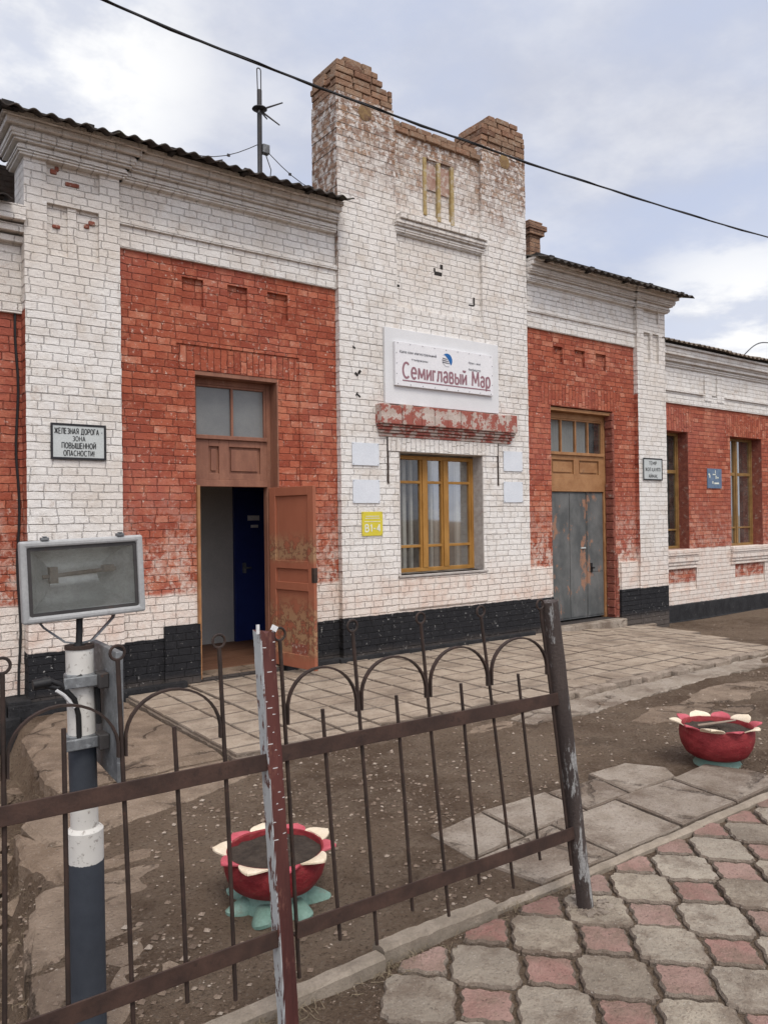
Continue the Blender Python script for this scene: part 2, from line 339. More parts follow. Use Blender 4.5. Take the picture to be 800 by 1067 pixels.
# ------------------------------------------------------------------ mesh helpers
class MB:
    def __init__(s): s.v = []; s.f = []; s.mi = []; s.sm = []; s.parts = []
    def add(s, vs, fs, smooth=False, mi=0):
        s.parts.append((vs, fs, smooth)); b = len(s.v); s.v += [tuple(v) for v in vs]
        for f in fs: s.f.append([b + i for i in f]); s.mi.append(mi); s.sm.append(smooth)
        return s
    def box(s, x0, x1, y0, y1, z0, z1, mi=0):
        v = [(x, y, z) for z in (z0, z1) for y in (y0, y1) for x in (x0, x1)]
        return s.add(v, [(0, 2, 3, 1), (4, 5, 7, 6), (0, 1, 5, 4), (2, 6, 7, 3), (0, 4, 6, 2), (1, 3, 7, 5)], mi=mi)
    def rbox(s, c, size, mat=None, mi=0):
        """box centred at c, sizes, rotated by 3x3"""
        hx, hy, hz = [q / 2 for q in size]; m = mat or Matrix.Identity(3); c = Vector(c)
        v = [c + m @ Vector((x, y, z)) for z in (-hz, hz) for y in (-hy, hy) for x in (-hx, hx)]
        return s.add(v, [(0, 2, 3, 1), (4, 5, 7, 6), (0, 1, 5, 4), (2, 6, 7, 3), (0, 4, 6, 2), (1, 3, 7, 5)], mi=mi)
    def prism(s, poly, z0, z1, inset=0.0, drop=0.0, joint=0):
        n = len(poly); cx = sum(p[0] for p in poly) / n; cy = sum(p[1] for p in poly) / n
        zf = z1 if callable(z1) else (lambda x, y: z1)
        v = [(x, y, z0) for x, y in poly] + [(x, y, zf(x, y) - drop) for x, y in poly]
        f = [(i, (i + 1) % n, n + (i + 1) % n, n + i) for i in range(n)]
        if inset:
            for x, y in poly:
                d = math.hypot(x - cx, y - cy) or 1
                k = max(0.0, (d - inset) / d); v.append((cx + (x - cx) * k, cy + (y - cy) * k, zf(x, y)))
            f += [(n + i, n + (i + 1) % n, 2 * n + (i + 1) % n, 2 * n + i) for i in range(n)]
            f.append(tuple(range(2 * n, 3 * n)))
        else: f.append(tuple(range(n, 2 * n)))
        s.add(v, f)
        if joint:
            for q in range(len(s.mi) - len(f), len(s.mi) - 1): s.mi[q] = 1
        return s
    def tube(s, pts, r, n=8, caps=True, flat=None):
        pts = [Vector(p) for p in pts]; m = len(pts)
        rs = r if isinstance(r, (list, tuple)) else [r] * m
        vs = []; ref = None
        for i, p in enumerate(pts):
            t = (pts[min(i + 1, m - 1)] - pts[max(i - 1, 0)]).normalized()
            if ref is None:
                ref = Vector((0, 1, 0)) if abs(t.y) < .8 else Vector((1, 0, 0))
            a = (ref - t * ref.dot(t)).normalized(); b = t.cross(a); ref = a
            for j in range(n):
                th = 2 * PI * j / n + PI / n
                ka, kb = (flat if flat else (1, 1))
                vs.append(p + (a * math.cos(th) * ka + b * math.sin(th) * kb) * rs[i])
        fs = [(i * n + j, i * n + (j + 1) % n, (i + 1) * n + (j + 1) % n, (i + 1) * n + j) for i in range(m - 1) for j in range(n)]
        if caps: fs += [tuple(range(n))[::-1], tuple(range((m - 1) * n, m * n))]
        return s.add(vs, fs, smooth=n > 4)
    def ring(s, c, R, r, n=18, k=6, ax='y'):
        vs = []
        for i in range(n):
            a = 2 * PI * i / n
            for j in range(k):
                b = 2 * PI * j / k; q = R + r * math.cos(b)
                vs.append((c[0] + q * math.cos(a), c[1] + r * math.sin(b), c[2] + q * math.sin(a)))
        fs = [(i * k + j, ((i + 1) % n) * k + j, ((i + 1) % n) * k + (j + 1) % k, i * k + (j + 1) % k) for i in range(n) for j in range(k)]
        return s.add(vs, fs, smooth=True)
    def lathe(s, prof, n=40, c=(0, 0, 0), wob=None):
        vs = []
        for r, z in prof:
            for j in range(n):
                a = 2 * PI * j / n; q = r * (wob(a, z) if wob else 1)
                vs.append((c[0] + q * math.cos(a), c[1] + q * math.sin(a), c[2] + z))
        fs = [(i * n + j, i * n + (j + 1) % n, (i + 1) * n + (j + 1) % n, (i + 1) * n + j) for i in range(len(prof) - 1) for j in range(n)]
        return s.add(vs, fs, smooth=True)
    def stack(s, x0, x1, y0, y1, z0, z1, j=.003, ends=(1, 1)):
        """courses of brick laid one on the other, each a little out of line"""
        c = .077; z = z0
        while z < z1 - 1e-6:
            zn = min(z1, (math.floor(z / c + 1e-6) + 1) * c)
            s.box(x0 + random.uniform(-j, j) * ends[0], x1 + random.uniform(-j, j) * ends[1], y0 + random.uniform(-j, j) * .5, y1, z, zn); z = zn
        return s
    def gridwall(s, x0, x1, z0, z1, y, thick, holes):
        """a wall front with sunk panels and openings; holes = (x0,x1,z0,z1,depth or None)"""
        xs = sorted({x0, x1, *[min(max(h[i], x0), x1) for h in holes for i in (0, 1)]})
        zs = sorted({z0, z1, *[min(max(h[i], z0), z1) for h in holes for i in (2, 3)]})
        def dep(i, j):
            if i < 0 or j < 0 or i >= len(xs) - 1 or j >= len(zs) - 1: return 'out'
            cx = (xs[i] + xs[i + 1]) / 2; cz = (zs[j] + zs[j + 1]) / 2; d = 0.0
            for h in holes:
                if h[0] < cx < h[1] and h[2] < cz < h[3]:
                    if h[4] is None: return None
                    d = h[4]
            return d
        Y = lambda d: y + thick if (d is None or d == 'out') else y + d
        for i in range(len(xs) - 1):
            for j in range(len(zs) - 1):
                d = dep(i, j); a, b, c, e = xs[i], xs[i + 1], zs[j], zs[j + 1]
                if d is not None:
                    q = y + d; s.add([(a, q, c), (b, q, c), (b, q, e), (a, q, e)], [(0, 1, 2, 3)])
                    s.add([(a, y + thick, c), (b, y + thick, c), (b, y + thick, e), (a, y + thick, e)], [(3, 2, 1, 0)])
                for di, dj in ((1, 0), (0, 1)):
                    pass
        for i in range(-1, len(xs) - 1):
            for j in range(len(zs) - 1):
                l, r = dep(i, j), dep(i + 1, j)
                if l != r:
                    x = xs[i + 1]; c, e = zs[j], zs[j + 1]; p, q = Y(l), Y(r)
                    if abs(p - q) > 1e-6: s.add([(x, p, c), (x, q, c), (x, q, e), (x, p, e)], [(0, 1, 2, 3)])
        for j in range(-1, len(zs) - 1):
            for i in range(len(xs) - 1):
                l, r = dep(i, j), dep(i, j + 1)
                if l != r:
                    z = zs[j + 1]; a, b = xs[i], xs[i + 1]; p, q = Y(l), Y(r)
                    if abs(p - q) > 1e-6: s.add([(a, p, z), (b, p, z), (b, q, z), (a, q, z)], [(0, 1, 2, 3)])
        return s
    def each(s, name, mat, parent=None, bevel=0, per=1):
        """one object for every piece added"""
        os_ = []
        for g in range(0, len(s.parts), per):
            m = MB()
            for vs, fs, sm in s.parts[g:g + per]: m.add(vs, fs, sm)
            os_.append(m.build(name, mat, parent, bevel))
        return os_
    def build(s, name, mat, parent=None, bevel=0, label=None, fix=True):
        me = bpy.data.meshes.new(name); me.from_pydata(s.v, [], s.f); me.validate()
        mats = mat if isinstance(mat, (list, tuple)) else [mat]
        for m_ in mats: me.materials.append(m_)
        for p, sm, mi in zip(me.polygons, s.sm, s.mi): p.use_smooth = sm; p.material_index = mi
        if any(s.sm) and len(me.polygons) < 60000: me.set_sharp_from_angle(angle=math.radians(48))
        if fix:
            import bmesh
            b = bmesh.new(); b.from_mesh(me); bmesh.ops.recalc_face_normals(b, faces=b.faces); b.to_mesh(me); b.free()
        o = bpy.data.objects.new(name, me); COL.objects.link(o)
        if parent is not None:
            o.parent = parent; r = parent
            while r.parent: r = r.parent
            if parent.type == 'EMPTY': o.matrix_parent_inverse = Matrix.Translation(-parent.location) if not parent.get('local') else Matrix.Identity(4)
        if bevel:
            md = o.modifiers.new('bevel', 'BEVEL'); md.width = bevel; md.segments = 2; md.limit_method = 'ANGLE'; md.angle_limit = .6
        if label: o['label'] = label
        return o

def thing(name, loc, label, cat, group=None, local=False, rz=0):
    o = bpy.data.objects.new(name, None); COL.objects.link(o); o.empty_display_size = .2
    o.location = loc; o.rotation_euler = (0, 0, rz)
    if local: o['local'] = 1
    o['label'] = label; o['category'] = cat
    if group: o['group'] = group
    return o
def tag(o, label, cat, group=None):
    o['label'] = label; o['category'] = cat
    if group: o['group'] = group
    return o
def struct(o): o['kind'] = 'structure'; return o

def text(name, body, x, z, y, width, height, mat, parent, align='CENTER', bold=0.0):
    c = bpy.data.curves.new(name, 'FONT'); c.body = body; c.align_x = align
    t = bpy.data.objects.new(name, c); COL.objects.link(t); bpy.context.view_layer.update()
    me = bpy.data.meshes.new_from_object(t.evaluated_get(bpy.context.evaluated_depsgraph_get()))
    bpy.data.objects.remove(t)
    if bold:   # heavier strokes: the same letters laid again a hair aside
        vv = [tuple(v.co) for v in me.vertices]; ff = [tuple(p.vertices) for p in me.polygons]; V = []; F = []
        for q, (ex, ey) in enumerate(((0, 0), (bold, 0), (-bold, 0), (0, bold * .7), (0, -bold * .7))):
            F += [tuple(i + len(V) for i in f) for f in ff]; V += [(a + ex, b_ + ey, q) for a, b_, c_ in vv]
        me = bpy.data.meshes.new(name); me.from_pydata(V, [], F)
    xs = [v.co.x for v in me.vertices]; ys = [v.co.y for v in me.vertices]
    sx = width / (max(xs) - min(xs)); sy = height / (max(ys) - min(ys)); mx = (max(xs) + min(xs)) / 2; my = (max(ys) + min(ys)) / 2
    for v in me.vertices: v.co = ((v.co.x - mx) * sx + x, y - v.co.z * .00025, (v.co.y - my) * sy + z)
    me.materials.clear(); me.materials.append(mat)
    o = bpy.data.objects.new(name, me); COL.objects.link(o)
    o.parent = parent
    if parent.type == 'EMPTY': o.matrix_parent_inverse = Matrix.Translation(-parent.location)
    return o

def arc_(cx, cy, rx, ry, a0, a1, n=16):
    return [(cx + rx * math.cos(math.radians(a0 + (a1 - a0) * i / n)), cy + ry * math.sin(math.radians(a0 + (a1 - a0) * i / n))) for i in range(n + 1)]
X_ = .72
I_ = [(0, X_), (0, 0)]; BREVE = lambda w, y: arc_(w / 2, y + .18, .13, .10, 180, 360, 8)
BOWL = lambda x, w, y0, y1: [(x, y1)] + arc_(x + w - (y1 - y0) / 2 * .8, (y0 + y1) / 2, (y1 - y0) / 2 * .8, (y1 - y0) / 2, 90, -90, 10) + [(x, y0)]
GL = {   # letter: (advance width, strokes); capitals 1 high, small letters .72
 'С': (.66, [arc_(.36, .5, .36, .5, 48, 312, 22)]), 'е': (.52, [[(.03, .37), (.50, .37)] + arc_(.26, .36, .25, .36, 3, 318, 22)[1:]]),
 'м': (.70, [[(0, 0), (.05, X_), (.34, .12), (.63, X_), (.68, 0)]]), 'и': (.44, [[(0, X_), (0, 0)], [(0, .06), (.42, .66)], [(.42, X_), (.42, 0)]]),
 'г': (.25, [[(0, 0), (0, X_)], [(-.06, X_ - .06), (.28, X_ - .06)]]), 'л': (.48, [[(-.06, .03), (.03, .06), (.09, .25), (.14, X_)], [(.10, X_ - .06), (.46, X_ - .06)], [(.46, X_), (.46, 0)]]),
 'а': (.46, [[(.04, .60)] + arc_(.23, .50, .19, .22, 130, 0, 10) + [(.42, 0)], arc_(.22, .20, .20, .20, 0, 360, 20)]),
 'в': (.43, [[(0, 0), (0, X_)], BOWL(0, .36, .39, X_), BOWL(0, .41, 0, .39)]), 'ы': (.62, [[(0, X_), (0, 0)], BOWL(0, .38, 0, .42), [(.60, X_), (.60, 0)]]),
 'й': (.44, [[(0, X_), (0, 0)], [(0, .06), (.42, .66)], [(.42, X_), (.42, 0)], BREVE(.42, .82)]),
 'р': (.46, [[(0, -.27), (0, X_)], arc_(.22, .36, .22, .36, 160, -160, 22)]), 'М': (.78, [[(0, 0), (.05, 1), (.38, .22), (.71, 1), (.76, 0)]]),
 'Ж': (.84, [[(.41, 0), (.41, 1)], [(0, 1), (.30, .5), (0, 0)], [(.82, 1), (.52, .5), (.82, 0)], [(.30, .5), (.52, .5)]]), 'Е': (.46, [[(.45, 1), (0, 1), (0, 0), (.45, 0)], [(0, .52), (.40, .52)]]),
 'Л': (.56, [[(-.02, 0), (.08, .08), (.12, 1), (.54, 1), (.54, 0)]]), 'З': (.48, [arc_(.22, .74, .22, .26, 140, -90, 12), arc_(.22, .25, .24, .25, 90, -140, 12)]),
 'Н': (.54, [[(0, 0), (0, 1)], [(.52, 0), (.52, 1)], [(0, .52), (.52, .52)]]), 'А': (.60, [[(0, 0), (.29, 1), (.58, 0)], [(.10, .30), (.48, .30)]]),
 'Я': (.52, [[(.50, 0), (.50, 1)], [(.5, 1)] + arc_(.24, .76, .22, .24, 90, 270, 10) + [(.5, .52)], [(.30, .5), (0, 0)]]),
 'Д': (.66, [[(.0, -.18), (0, 0), (.64, 0), (.64, -.18)], [(.10, 0), (.17, .5), (.19, 1), (.54, 1), (.54, 0)]]), 'О': (.64, [arc_(.31, .5, .31, .5, 0, 360, 26)]),
 'Р': (.48, [[(0, 0), (0, 1)], BOWL(0, .46, .44, 1)]), 'Г': (.42, [[(0, 0), (0, 1), (.41, 1)]]), 'П': (.54, [[(0, 0), (0, 1), (.52, 1), (.52, 0)]]),
 'В': (.50, [[(0, 0), (0, 1)], BOWL(0, .43, .53, 1), BOWL(0, .48, 0, .53)]), 'Ы': (.72, [[(0, 0), (0, 1)], BOWL(0, .45, 0, .56), [(.70, 0), (.70, 1)]]),
 'Ш': (.76, [[(0, 1), (0, 0), (.74, 0), (.74, 1)], [(.37, 0), (.37, 1)]]), 'Й': (.54, [[(0, 1), (0, 0)], [(0, .05), (.52, .95)], [(.52, 1), (.52, 0)], BREVE(.52, 1.06)]),
 'И': (.54, [[(0, 1), (0, 0)], [(0, .05), (.52, .95)], [(.52, 1), (.52, 0)]]), 'Т': (.50, [[(0, 1), (.5, 1)], [(.25, 1), (.25, 0)]]), '!': (.08, [[(.04, 1), (.04, .28)], [(.04, .12), (.04, 0)]]),
 'І': (.06, [[(.03, 1), (.03, 0)]]), 'Қ': (.54, [[(0, 0), (0, 1)], [(.48, 1), (.04, .5), (.50, 0), (.54, 0), (.54, -.2)]]), 'У': (.56, [[(0, 1), (.28, .36)], [(.56, 1), (.24, .10), (.08, 0)]]),
 '-': (.26, [[(0, .42), (.26, .42)]]), '1': (.24, [[(0, .78), (.18, 1), (.18, 0)]]), '4': (.50, [[(.36, 0), (.36, 1), (0, .30), (.50, .30)]]), ' ': (.26, [])}
def letters(name, body, x, z, y, width, height, mat, parent, stroke=.14, gap=.17):
    sx_ = 0; lay = []
    for ch in body:
        w, st = GL[ch]
        for p in st: lay.append([(sx_ + a, b_) for a, b_ in p])
        sx_ += w + gap + (stroke * .4)
    W = max(a for p in lay for a, b_ in p); k = width / W; b = MB(); d = stroke / 2; q = 0
    cut = []
    for p in lay:   # sharp corners become two strokes
        cur = [p[0]]
        for i in range(1, len(p)):
            cur.append(p[i])
            if i < len(p) - 1:
                t0 = (Vector(p[i]) - Vector(p[i - 1])).normalized(); t1 = (Vector(p[i + 1]) - Vector(p[i])).normalized()
                if t0.dot(t1) < .35:
                    e = Vector(p[i]) + t0 * d * (.9 if t0.dot(t1) > -.4 else .2); cur[-1] = tuple(e); cut.append(cur); cur = [tuple(Vector(p[i]) - t1 * d * (.9 if t0.dot(t1) > -.4 else .2))]
        cut.append(cur)
    lay = cut
    for p in lay:
        pts = [Vector((x - width / 2 + a * k, (z + (c - .5) * height))) for a, c in p]; n = len(pts); L_ = []
        for i, v in enumerate(pts):
            t0 = (pts[i] - pts[i - 1]).normalized() if i else (pts[1] - pts[0]).normalized(); t1 = (pts[i + 1] - pts[i]).normalized() if i < n - 1 else t0
            n0 = Vector((-t0.y, t0.x)); n1 = Vector((-t1.y, t1.x)); m = n0 + n1
            m = m.normalized() if m.length > .3 else n0; sc = min(1.6, 1 / max(.3, m.dot(n0))); L_ += [v + m * d * height * sc, v - m * d * height * sc]
        yy = y - .00012 * (q % 5); q += 1
        b.add([(v.x, yy, v.y) for v in L_], [(2 * i, 2 * i + 1, 2 * i + 3, 2 * i + 2) for i in range(n - 1)])
    return b.build(name, mat, parent, fix=False)

# ------------------------------------------------------------------ ground shape
def nz(x, y, s=1.0): return mnoise.noise(Vector((x * s, y * s, 3.7)))
def fbm(x, y, s): return nz(x, y, s) + .5 * nz(x, y, s * 2.1) + .25 * nz(x, y, s * 4.3)
EDGE = [(1.0, .30), (2.5, .48), (2.98, .63), (3.56, .70), (3.94, .82), (4.48, .90), (4.87, .92), (5.3, 1.22), (6.76, 1.31), (7.4, 1.45), (7.6, 1.5)]
def edge_x(y):
    if y <= EDGE[0][0]: return EDGE[0][1]
    for (a, b), (c, d) in zip(EDGE, EDGE[1:]):
        if y <= c: return b + (d - b) * (y - a) / (c - a)
    return EDGE[-1][1]
def sst(a, b, v):
    t = min(1, max(0, (v - a) / (b - a))); return t * t * (3 - 2 * t)
def plat_z(x, y): return 0.0 - .11 * sst(8.6, 11.5, x)
def inplat(x, y): return 2.46 < x and y > 5.02 and x < 10.0 + (y - 5) * .38
def gz(x, y):
    h = -.065
    h -= .15 * sst(9.5, 12.0, x)
    if y > 2.44 and x < 12: h -= .30 * sst(.06, -.10, x - edge_x(y) + .05 * nz(x, y, 4)) * (1 - sst(7.4, 7.6, y) * 0)
    far = sst(14, 40, max(abs(x), abs(y)))
    h += (.018 * fbm(x, y, 1.1) + .007 * fbm(x, y, 5.0)) * (1 - far)
    if y < 2.44 and x > .9: h = -.066 + .007 * fbm(x, y, 6.0)
    if inplat(x, y): h = min(h, plat_z(x, y) - .07)
    if y > 7.55: h = min(h, -.07)
    return h
def axis(lo, hi, fine, a, b, grow=1.32):
    v = [a]
    while v[-1] < b: v.append(v[-1] + fine)
    d = fine
    while v[-1] < hi: d *= grow; v.append(v[-1] + d)
    w = [a]; d = fine
    while w[-1] > lo: d *= grow; w.append(w[-1] - d)
    return w[:0:-1] + v
def ground():
    xs = axis(-320, 320, .035, -.6, 8.0); ys = axis(-320, 320, .035, 1.2, 7.7)
    nx, ny = len(xs), len(ys); b = MB()
    vs = [(x, y, gz(x, y)) for y in ys for x in xs]
    fs = [(j * nx + i, j * nx + i + 1, (j + 1) * nx + i + 1, (j + 1) * nx + i) for j in range(ny - 1) for i in range(nx - 1)]
    b.add(vs, fs, smooth=True)
    struct(b.build('dirt_ground', M['dirt'], fix=False))
ground()

# ------------------------------------------------------------------ paving
def wavy(poly, amp, waves, jit=0.0, step=.012):
    """poly with scalloped sides"""
    out = []; n = len(poly)
    for i in range(n):
        a = Vector(poly[i]); b = Vector(poly[(i + 1) % n]); d = b - a; L = d.length
        m = max(3, int(L / step)); nrm = Vector((d.y, -d.x)) / L
        w = max(1, round(waves * L / .2))
        for q in range(m):
            t = q / m
            p = a + d * t + nrm * (amp * math.sin(2 * PI * w * t) + random.uniform(-jit, jit)); out.append((p.x, p.y))
    return out
def pavers():
    px, py = .340, .362; g = MB(); r = MB()
    def tile(b, cx, cy, h, cut):
        pts = []
        for k in range(4):   # rotated square with its corners on the axes cut off
            a = k * PI / 2; d = Vector((math.cos(a), math.sin(a))); e = Vector((-d.y, d.x))
            R = h * math.sqrt(2); c = R - cut
            pts += [d * cut - e * c, d * cut + e * c]
        pts = [(cx + p.x * px / .35, cy + p.y * py / .35) for p in pts]
        pts = wavy(pts, .0050, 2.2, .0024)
        if any(p[1] > 2.452 for p in pts): 
            pts = [(x, min(y, 2.452 + random.uniform(-.004, .004))) for x, y in pts]
        tz = -.045 + random.uniform(-.006, .006); tx, ty = random.uniform(-.02, .02), random.uniform(-.02, .02)
        b.prism(pts, -.12, lambda x, y: tz + (x - cx) * tx + (y - cy) * ty, inset=.009, drop=.010, joint=1)
    for i in range(-1, 22):
        for j in range(-7, 3):
            cx, cy = 2.12 + (i - 3) * px, 2.235 + (j - 0) * py
            if cx < 1.70: continue
            if cy < 2.45 : tile(g, cx + random.uniform(-.003, .003), cy + random.uniform(-.003, .003), .1345, .167)
            cx += px / 2; cy += py / 2
            if cy < 2.50 and cx < 8: tile(r, cx, cy, .0935, .124)
    o = bpy.data.objects.new('paving', None); COL.objects.link(o); o['kind'] = 'structure'
    for b, nm, mt in ((g, 'grey_pavers', 'paver_grey'), (r, 'red_pavers', 'paver_red')):
        b.build(nm, [M[mt], M['bed']], o, fix=True)
pavers()

def kerb():
    b = MB()
    def stone(x0, x1, y, w, z1, tilt=0):
        m = 14
        rows = []
        for i in range(m + 1):
            x = x0 + (x1 - x0) * i / m; e = .004 if 0 < i < m else .0
            yy = y + tilt * (i / m - .5)
            q = lambda: random.uniform(-.003, .003)
            rows.append([(x, yy - w / 2 + q(), -.12), (x, yy - w / 2 + q(), z1 - .012 + q()), (x, yy - w / 2 + .012 + q(), z1 + q()), (x, yy + w / 2 - .012 + q(), z1 + q()), (x, yy + w / 2 + q(), z1 - .012 + q()), (x, yy + w / 2, -.12)])
        vs = [p for r in rows for p in r]; fs = [(i * 6 + k, i * 6 + k + 1, (i + 1) * 6 + k + 1, (i + 1) * 6 + k) for i in range(m) for k in range(5)]
        fs += [tuple(range(6)), tuple(range(m * 6, m * 6 + 6))[::-1]]; b.add(vs, fs)
    stone(.70, 1.80, 2.50, .075, -.012, .01); stone(1.812, 2.42, 2.52, .08, .004, -.02); stone(2.43, 3.0, 2.50, .05, -.03, -.02)
    for i in range(6): stone(3.01 + i * 1.0, 4.0 + i * 1.0, 2.478, .055, -.03 + random.uniform(-.005, .005), -.012)
    struct(b.build('kerb', M['kerb']))
kerb()

def rag(x0, x1, y0, y1, j=.012, step=.06):
    p = []
    def seg(a, b):
        n = max(2, int(math.dist(a, b) / step))
        for i in range(n):
            t = i / n; p.append((a[0] + (b[0] - a[0]) * t + random.uniform(-j, j), a[1] + (b[1] - a[1]) * t + random.uniform(-j, j)))
    seg((x0, y0), (x1, y0)); seg((x1, y0), (x1, y1)); seg((x1, y1), (x0, y1)); seg((x0, y1), (x0, y0)); return p
def ragpoly(pts, j=.012, step=.06):
    p = []
    for a, b in zip(pts, pts[1:] + pts[:1]):
        n = max(2, int(math.dist(a, b) / step))
        for i in range(n):
            t = i / n; p.append((a[0] + (b[0] - a[0]) * t + random.uniform(-j, j), a[1] + (b[1] - a[1]) * t + random.uniform(-j, j)))
    return p
def slabs():
    b = MB()
    def one(pts, z, tx=0, ty=0):
        cx = sum(p[0] for p in pts) / len(pts); cy = sum(p[1] for p in pts) / len(pts)
        b.prism(ragpoly(pts, .003, .08), -.14, lambda x, y: z + (x - cx) * tx + (y - cy) * ty, inset=.012, drop=.008, joint=1)
    one([(2.72, 2.95), (2.80, 2.56), (3.33, 2.525), (3.36, 3.0)], -.045, .01, -.01)
    one([(3.37, 3.0), (3.34, 2.525), (3.90, 2.52), (3.95, 3.0)], -.034)
    one([(3.965, 3.005), (3.915, 2.52), (4.48, 2.52), (4.53, 3.0)], -.028, -.01)
    one([(4.545, 3.0), (4.495, 2.52), (5.06, 2.52), (5.09, 2.72), (4.97, 3.02)], -.024, .01)
    one([(2.76, 3.34), (2.73, 2.97), (3.16, 3.012), (3.20, 3.40)], -.052, 0, .01)
    one([(3.21, 3.40), (3.175, 3.012), (3.70, 3.015), (3.74, 3.38)], -.045)
    one([(3.75, 3.36), (3.71, 3.015), (4.12, 3.02), (4.20, 3.33)], -.04, 0, -.01)
    one([(4.22, 3.42), (4.14, 3.02), (4.62, 3.02), (4.74, 3.17), (4.60, 3.40)], -.036)
    struct(b.build('slab_path', [M['slab'], M['bed']]))
slabs()

def platform():
    b = MB(); t = .325
    y = 5.03; row = 0
    while y < 7.72:
        y1 = min(y + t, 7.74); x = 2.47 - (row % 2) * .0
        while x < 12:
            x1 = x + t
            if x > 10.0 + (y - 5) * .38: break
            w = 0.0
            j = .004
            zt = random.uniform(-.005, .005); tx, ty = random.uniform(-.012, .012), random.uniform(-.012, .012); cx, cy = x + t / 2, y + t / 2
            front = y < 5.1
            if not (front and random.random() < .04):
                q_ = .009; p = [(x + q_, y + q_), (x1 - q_, y + q_), (x1 - q_, y1 - q_), (x + q_, y1 - q_)]
                if front:
                    p[0] = (p[0][0], p[0][1] + random.uniform(-.03, .07) + (.12 if x < 5.2 else 0)); p[1] = (p[1][0], p[1][1] + random.uniform(-.03, .07) + (.12 if x < 5.0 else 0))
                b.prism(ragpoly(p, j if not front else .008, .08), -.16, lambda X, Y: plat_z(X, Y) + zt + (X - cx) * tx + (Y - cy) * ty, inset=.010, drop=.008, joint=1)
            x = x1
        y += t; row += 1
    # bed of mortar under the tiles and the broken front edging
    bed = MB(); pts = [(2.46, 5.10), (5.0, 5.12), (6.0, 5.06), (10.0, 5.03), (11.05, 7.73), (2.46, 7.73)]
    b2 = ragpoly(pts, .012, .07); bed.prism(b2, -.2, lambda X, Y: plat_z(X, Y) - .026); edg = MB()
    x = 5.5
    while x < 10.2:
        w = random.uniform(.10, .30); d = random.uniform(.10, .2)
        c = (x + w / 2, 5.0 + random.uniform(-.03, .03), plat_z(x, 5) - .045 + random.uniform(-.012, .010))
        edg.rbox(c, (w * .96, d, .085), Matrix.Rotation(random.uniform(-.10, .10), 3, 'Z') @ Matrix.Rotation(random.uniform(-.06, .06), 3, 'X')); x += w
    o = bpy.data.objects.new('platform', None); COL.objects.link(o); o['kind'] = 'structure'
    b.build('platform_tiles', [M['platform'], M['bed']], o)
    bed.build('platform_bed', M['bed'], o); edg.build('edging', M['edging'], o, bevel=.012)
    g = MB(); g.prism(ragpoly([(4.9, 4.58), (5.6, 4.50), (7.5, 4.62), (10.5, 4.55), (10.5, 4.9), (5.5, 4.93), (4.9, 4.8)], .02, .07), -.2, lambda x, y: -.052 - .06 * sst(9.2, 11, x) + .006 * fbm(x, y, 5), inset=.02, drop=.01)
    struct(g.build('concrete_gutter', M['slab']))
    # worn asphalt scabs in the yard
    a = MB()
    for cx, cy, w, d in ((4.6, 4.72, .30, .10), (6.2, 4.05, .55, .22), (7.3, 4.15, .7, .25), (6.6, 3.75, .35, .16), (2.05, 3.85, .30, .14), (8.2, 3.9, .6, .3)):
        n = 22; pts = [(cx + w * math.cos(k * 2 * PI / n) * random.uniform(.75, 1.1), cy + d * math.sin(k * 2 * PI / n) * random.uniform(.7, 1.1)) for k in range(n)]
        zc = max(gz(cx + u * w, cy + v * d) for u in (-.8, 0, .8) for v in (-.8, 0, .8))
        a.prism(ragpoly(pts, .012, .05), zc - .08, lambda x, y: gz(x, y) + .006 + .004 * nz(x, y, 30), inset=.02, drop=.010)
    struct(a.build('asphalt_patches', M['oldslab']))
platform()

def old_concrete():
    b = MB()
    def slab(pts, z, bot=-.42, tx=0, ty=0, j=.022, inset=.03):
        cx = sum(p[0] for p in pts) / len(pts); cy = sum(p[1] for p in pts) / len(pts)
        P = ragpoly(pts, j, .05)
        b.prism(P, bot, lambda x, y: z + (x - cx) * tx + (y - cy) * ty + .012 * fbm(x, y, 5), inset=inset, drop=.022)
    slab([(1.34, 6.80), (1.24, 5.55), (1.26, 5.30), (2.43, 5.32), (2.43, 6.85), (2.40, 7.55), (1.75, 7.5)], -.02, j=.008)
    slab([(1.22, 5.27), (.96, 4.90), (1.00, 4.50), (1.70, 4.62), (2.40, 4.85), (2.43, 5.29)], -.045, tx=-.01, ty=.02, j=.010)
    slab([(.92, 4.84), (.86, 4.42), (.94, 4.02), (1.45, 4.05), (1.78, 4.62), (1.02, 4.48)], -.065, tx=-.02, j=.010)
    slab([(.86, 4.02), (.72, 3.62), (.66, 3.32), (1.34, 3.38), (1.55, 4.02)], -.062, tx=-.03, j=.010)
    slab([(.67, 3.28), (.60, 2.98), (.58, 2.58), (1.15, 2.60), (1.30, 3.34)], -.058, tx=-.03, j=.010)
    # fallen lumps in the trench
    for k in range(46):
        y = random.uniform(2.6, 7.0); x = edge_x(y) - random.uniform(.04, .42); s_ = random.uniform(.02, .11)
        b.rbox((x, y, -.355 + s_ * .25), (s_ * 1.5, s_ * 1.2, s_), Matrix.Rotation(random.uniform(0, 3), 3, 'Z') @ Matrix.Rotation(random.uniform(-.5, .5), 3, 'X') @ Matrix.Rotation(random.uniform(-.5, .5), 3, 'Y'))
    struct(b.build('broken_concrete_path', M['oldslab']))
old_concrete()

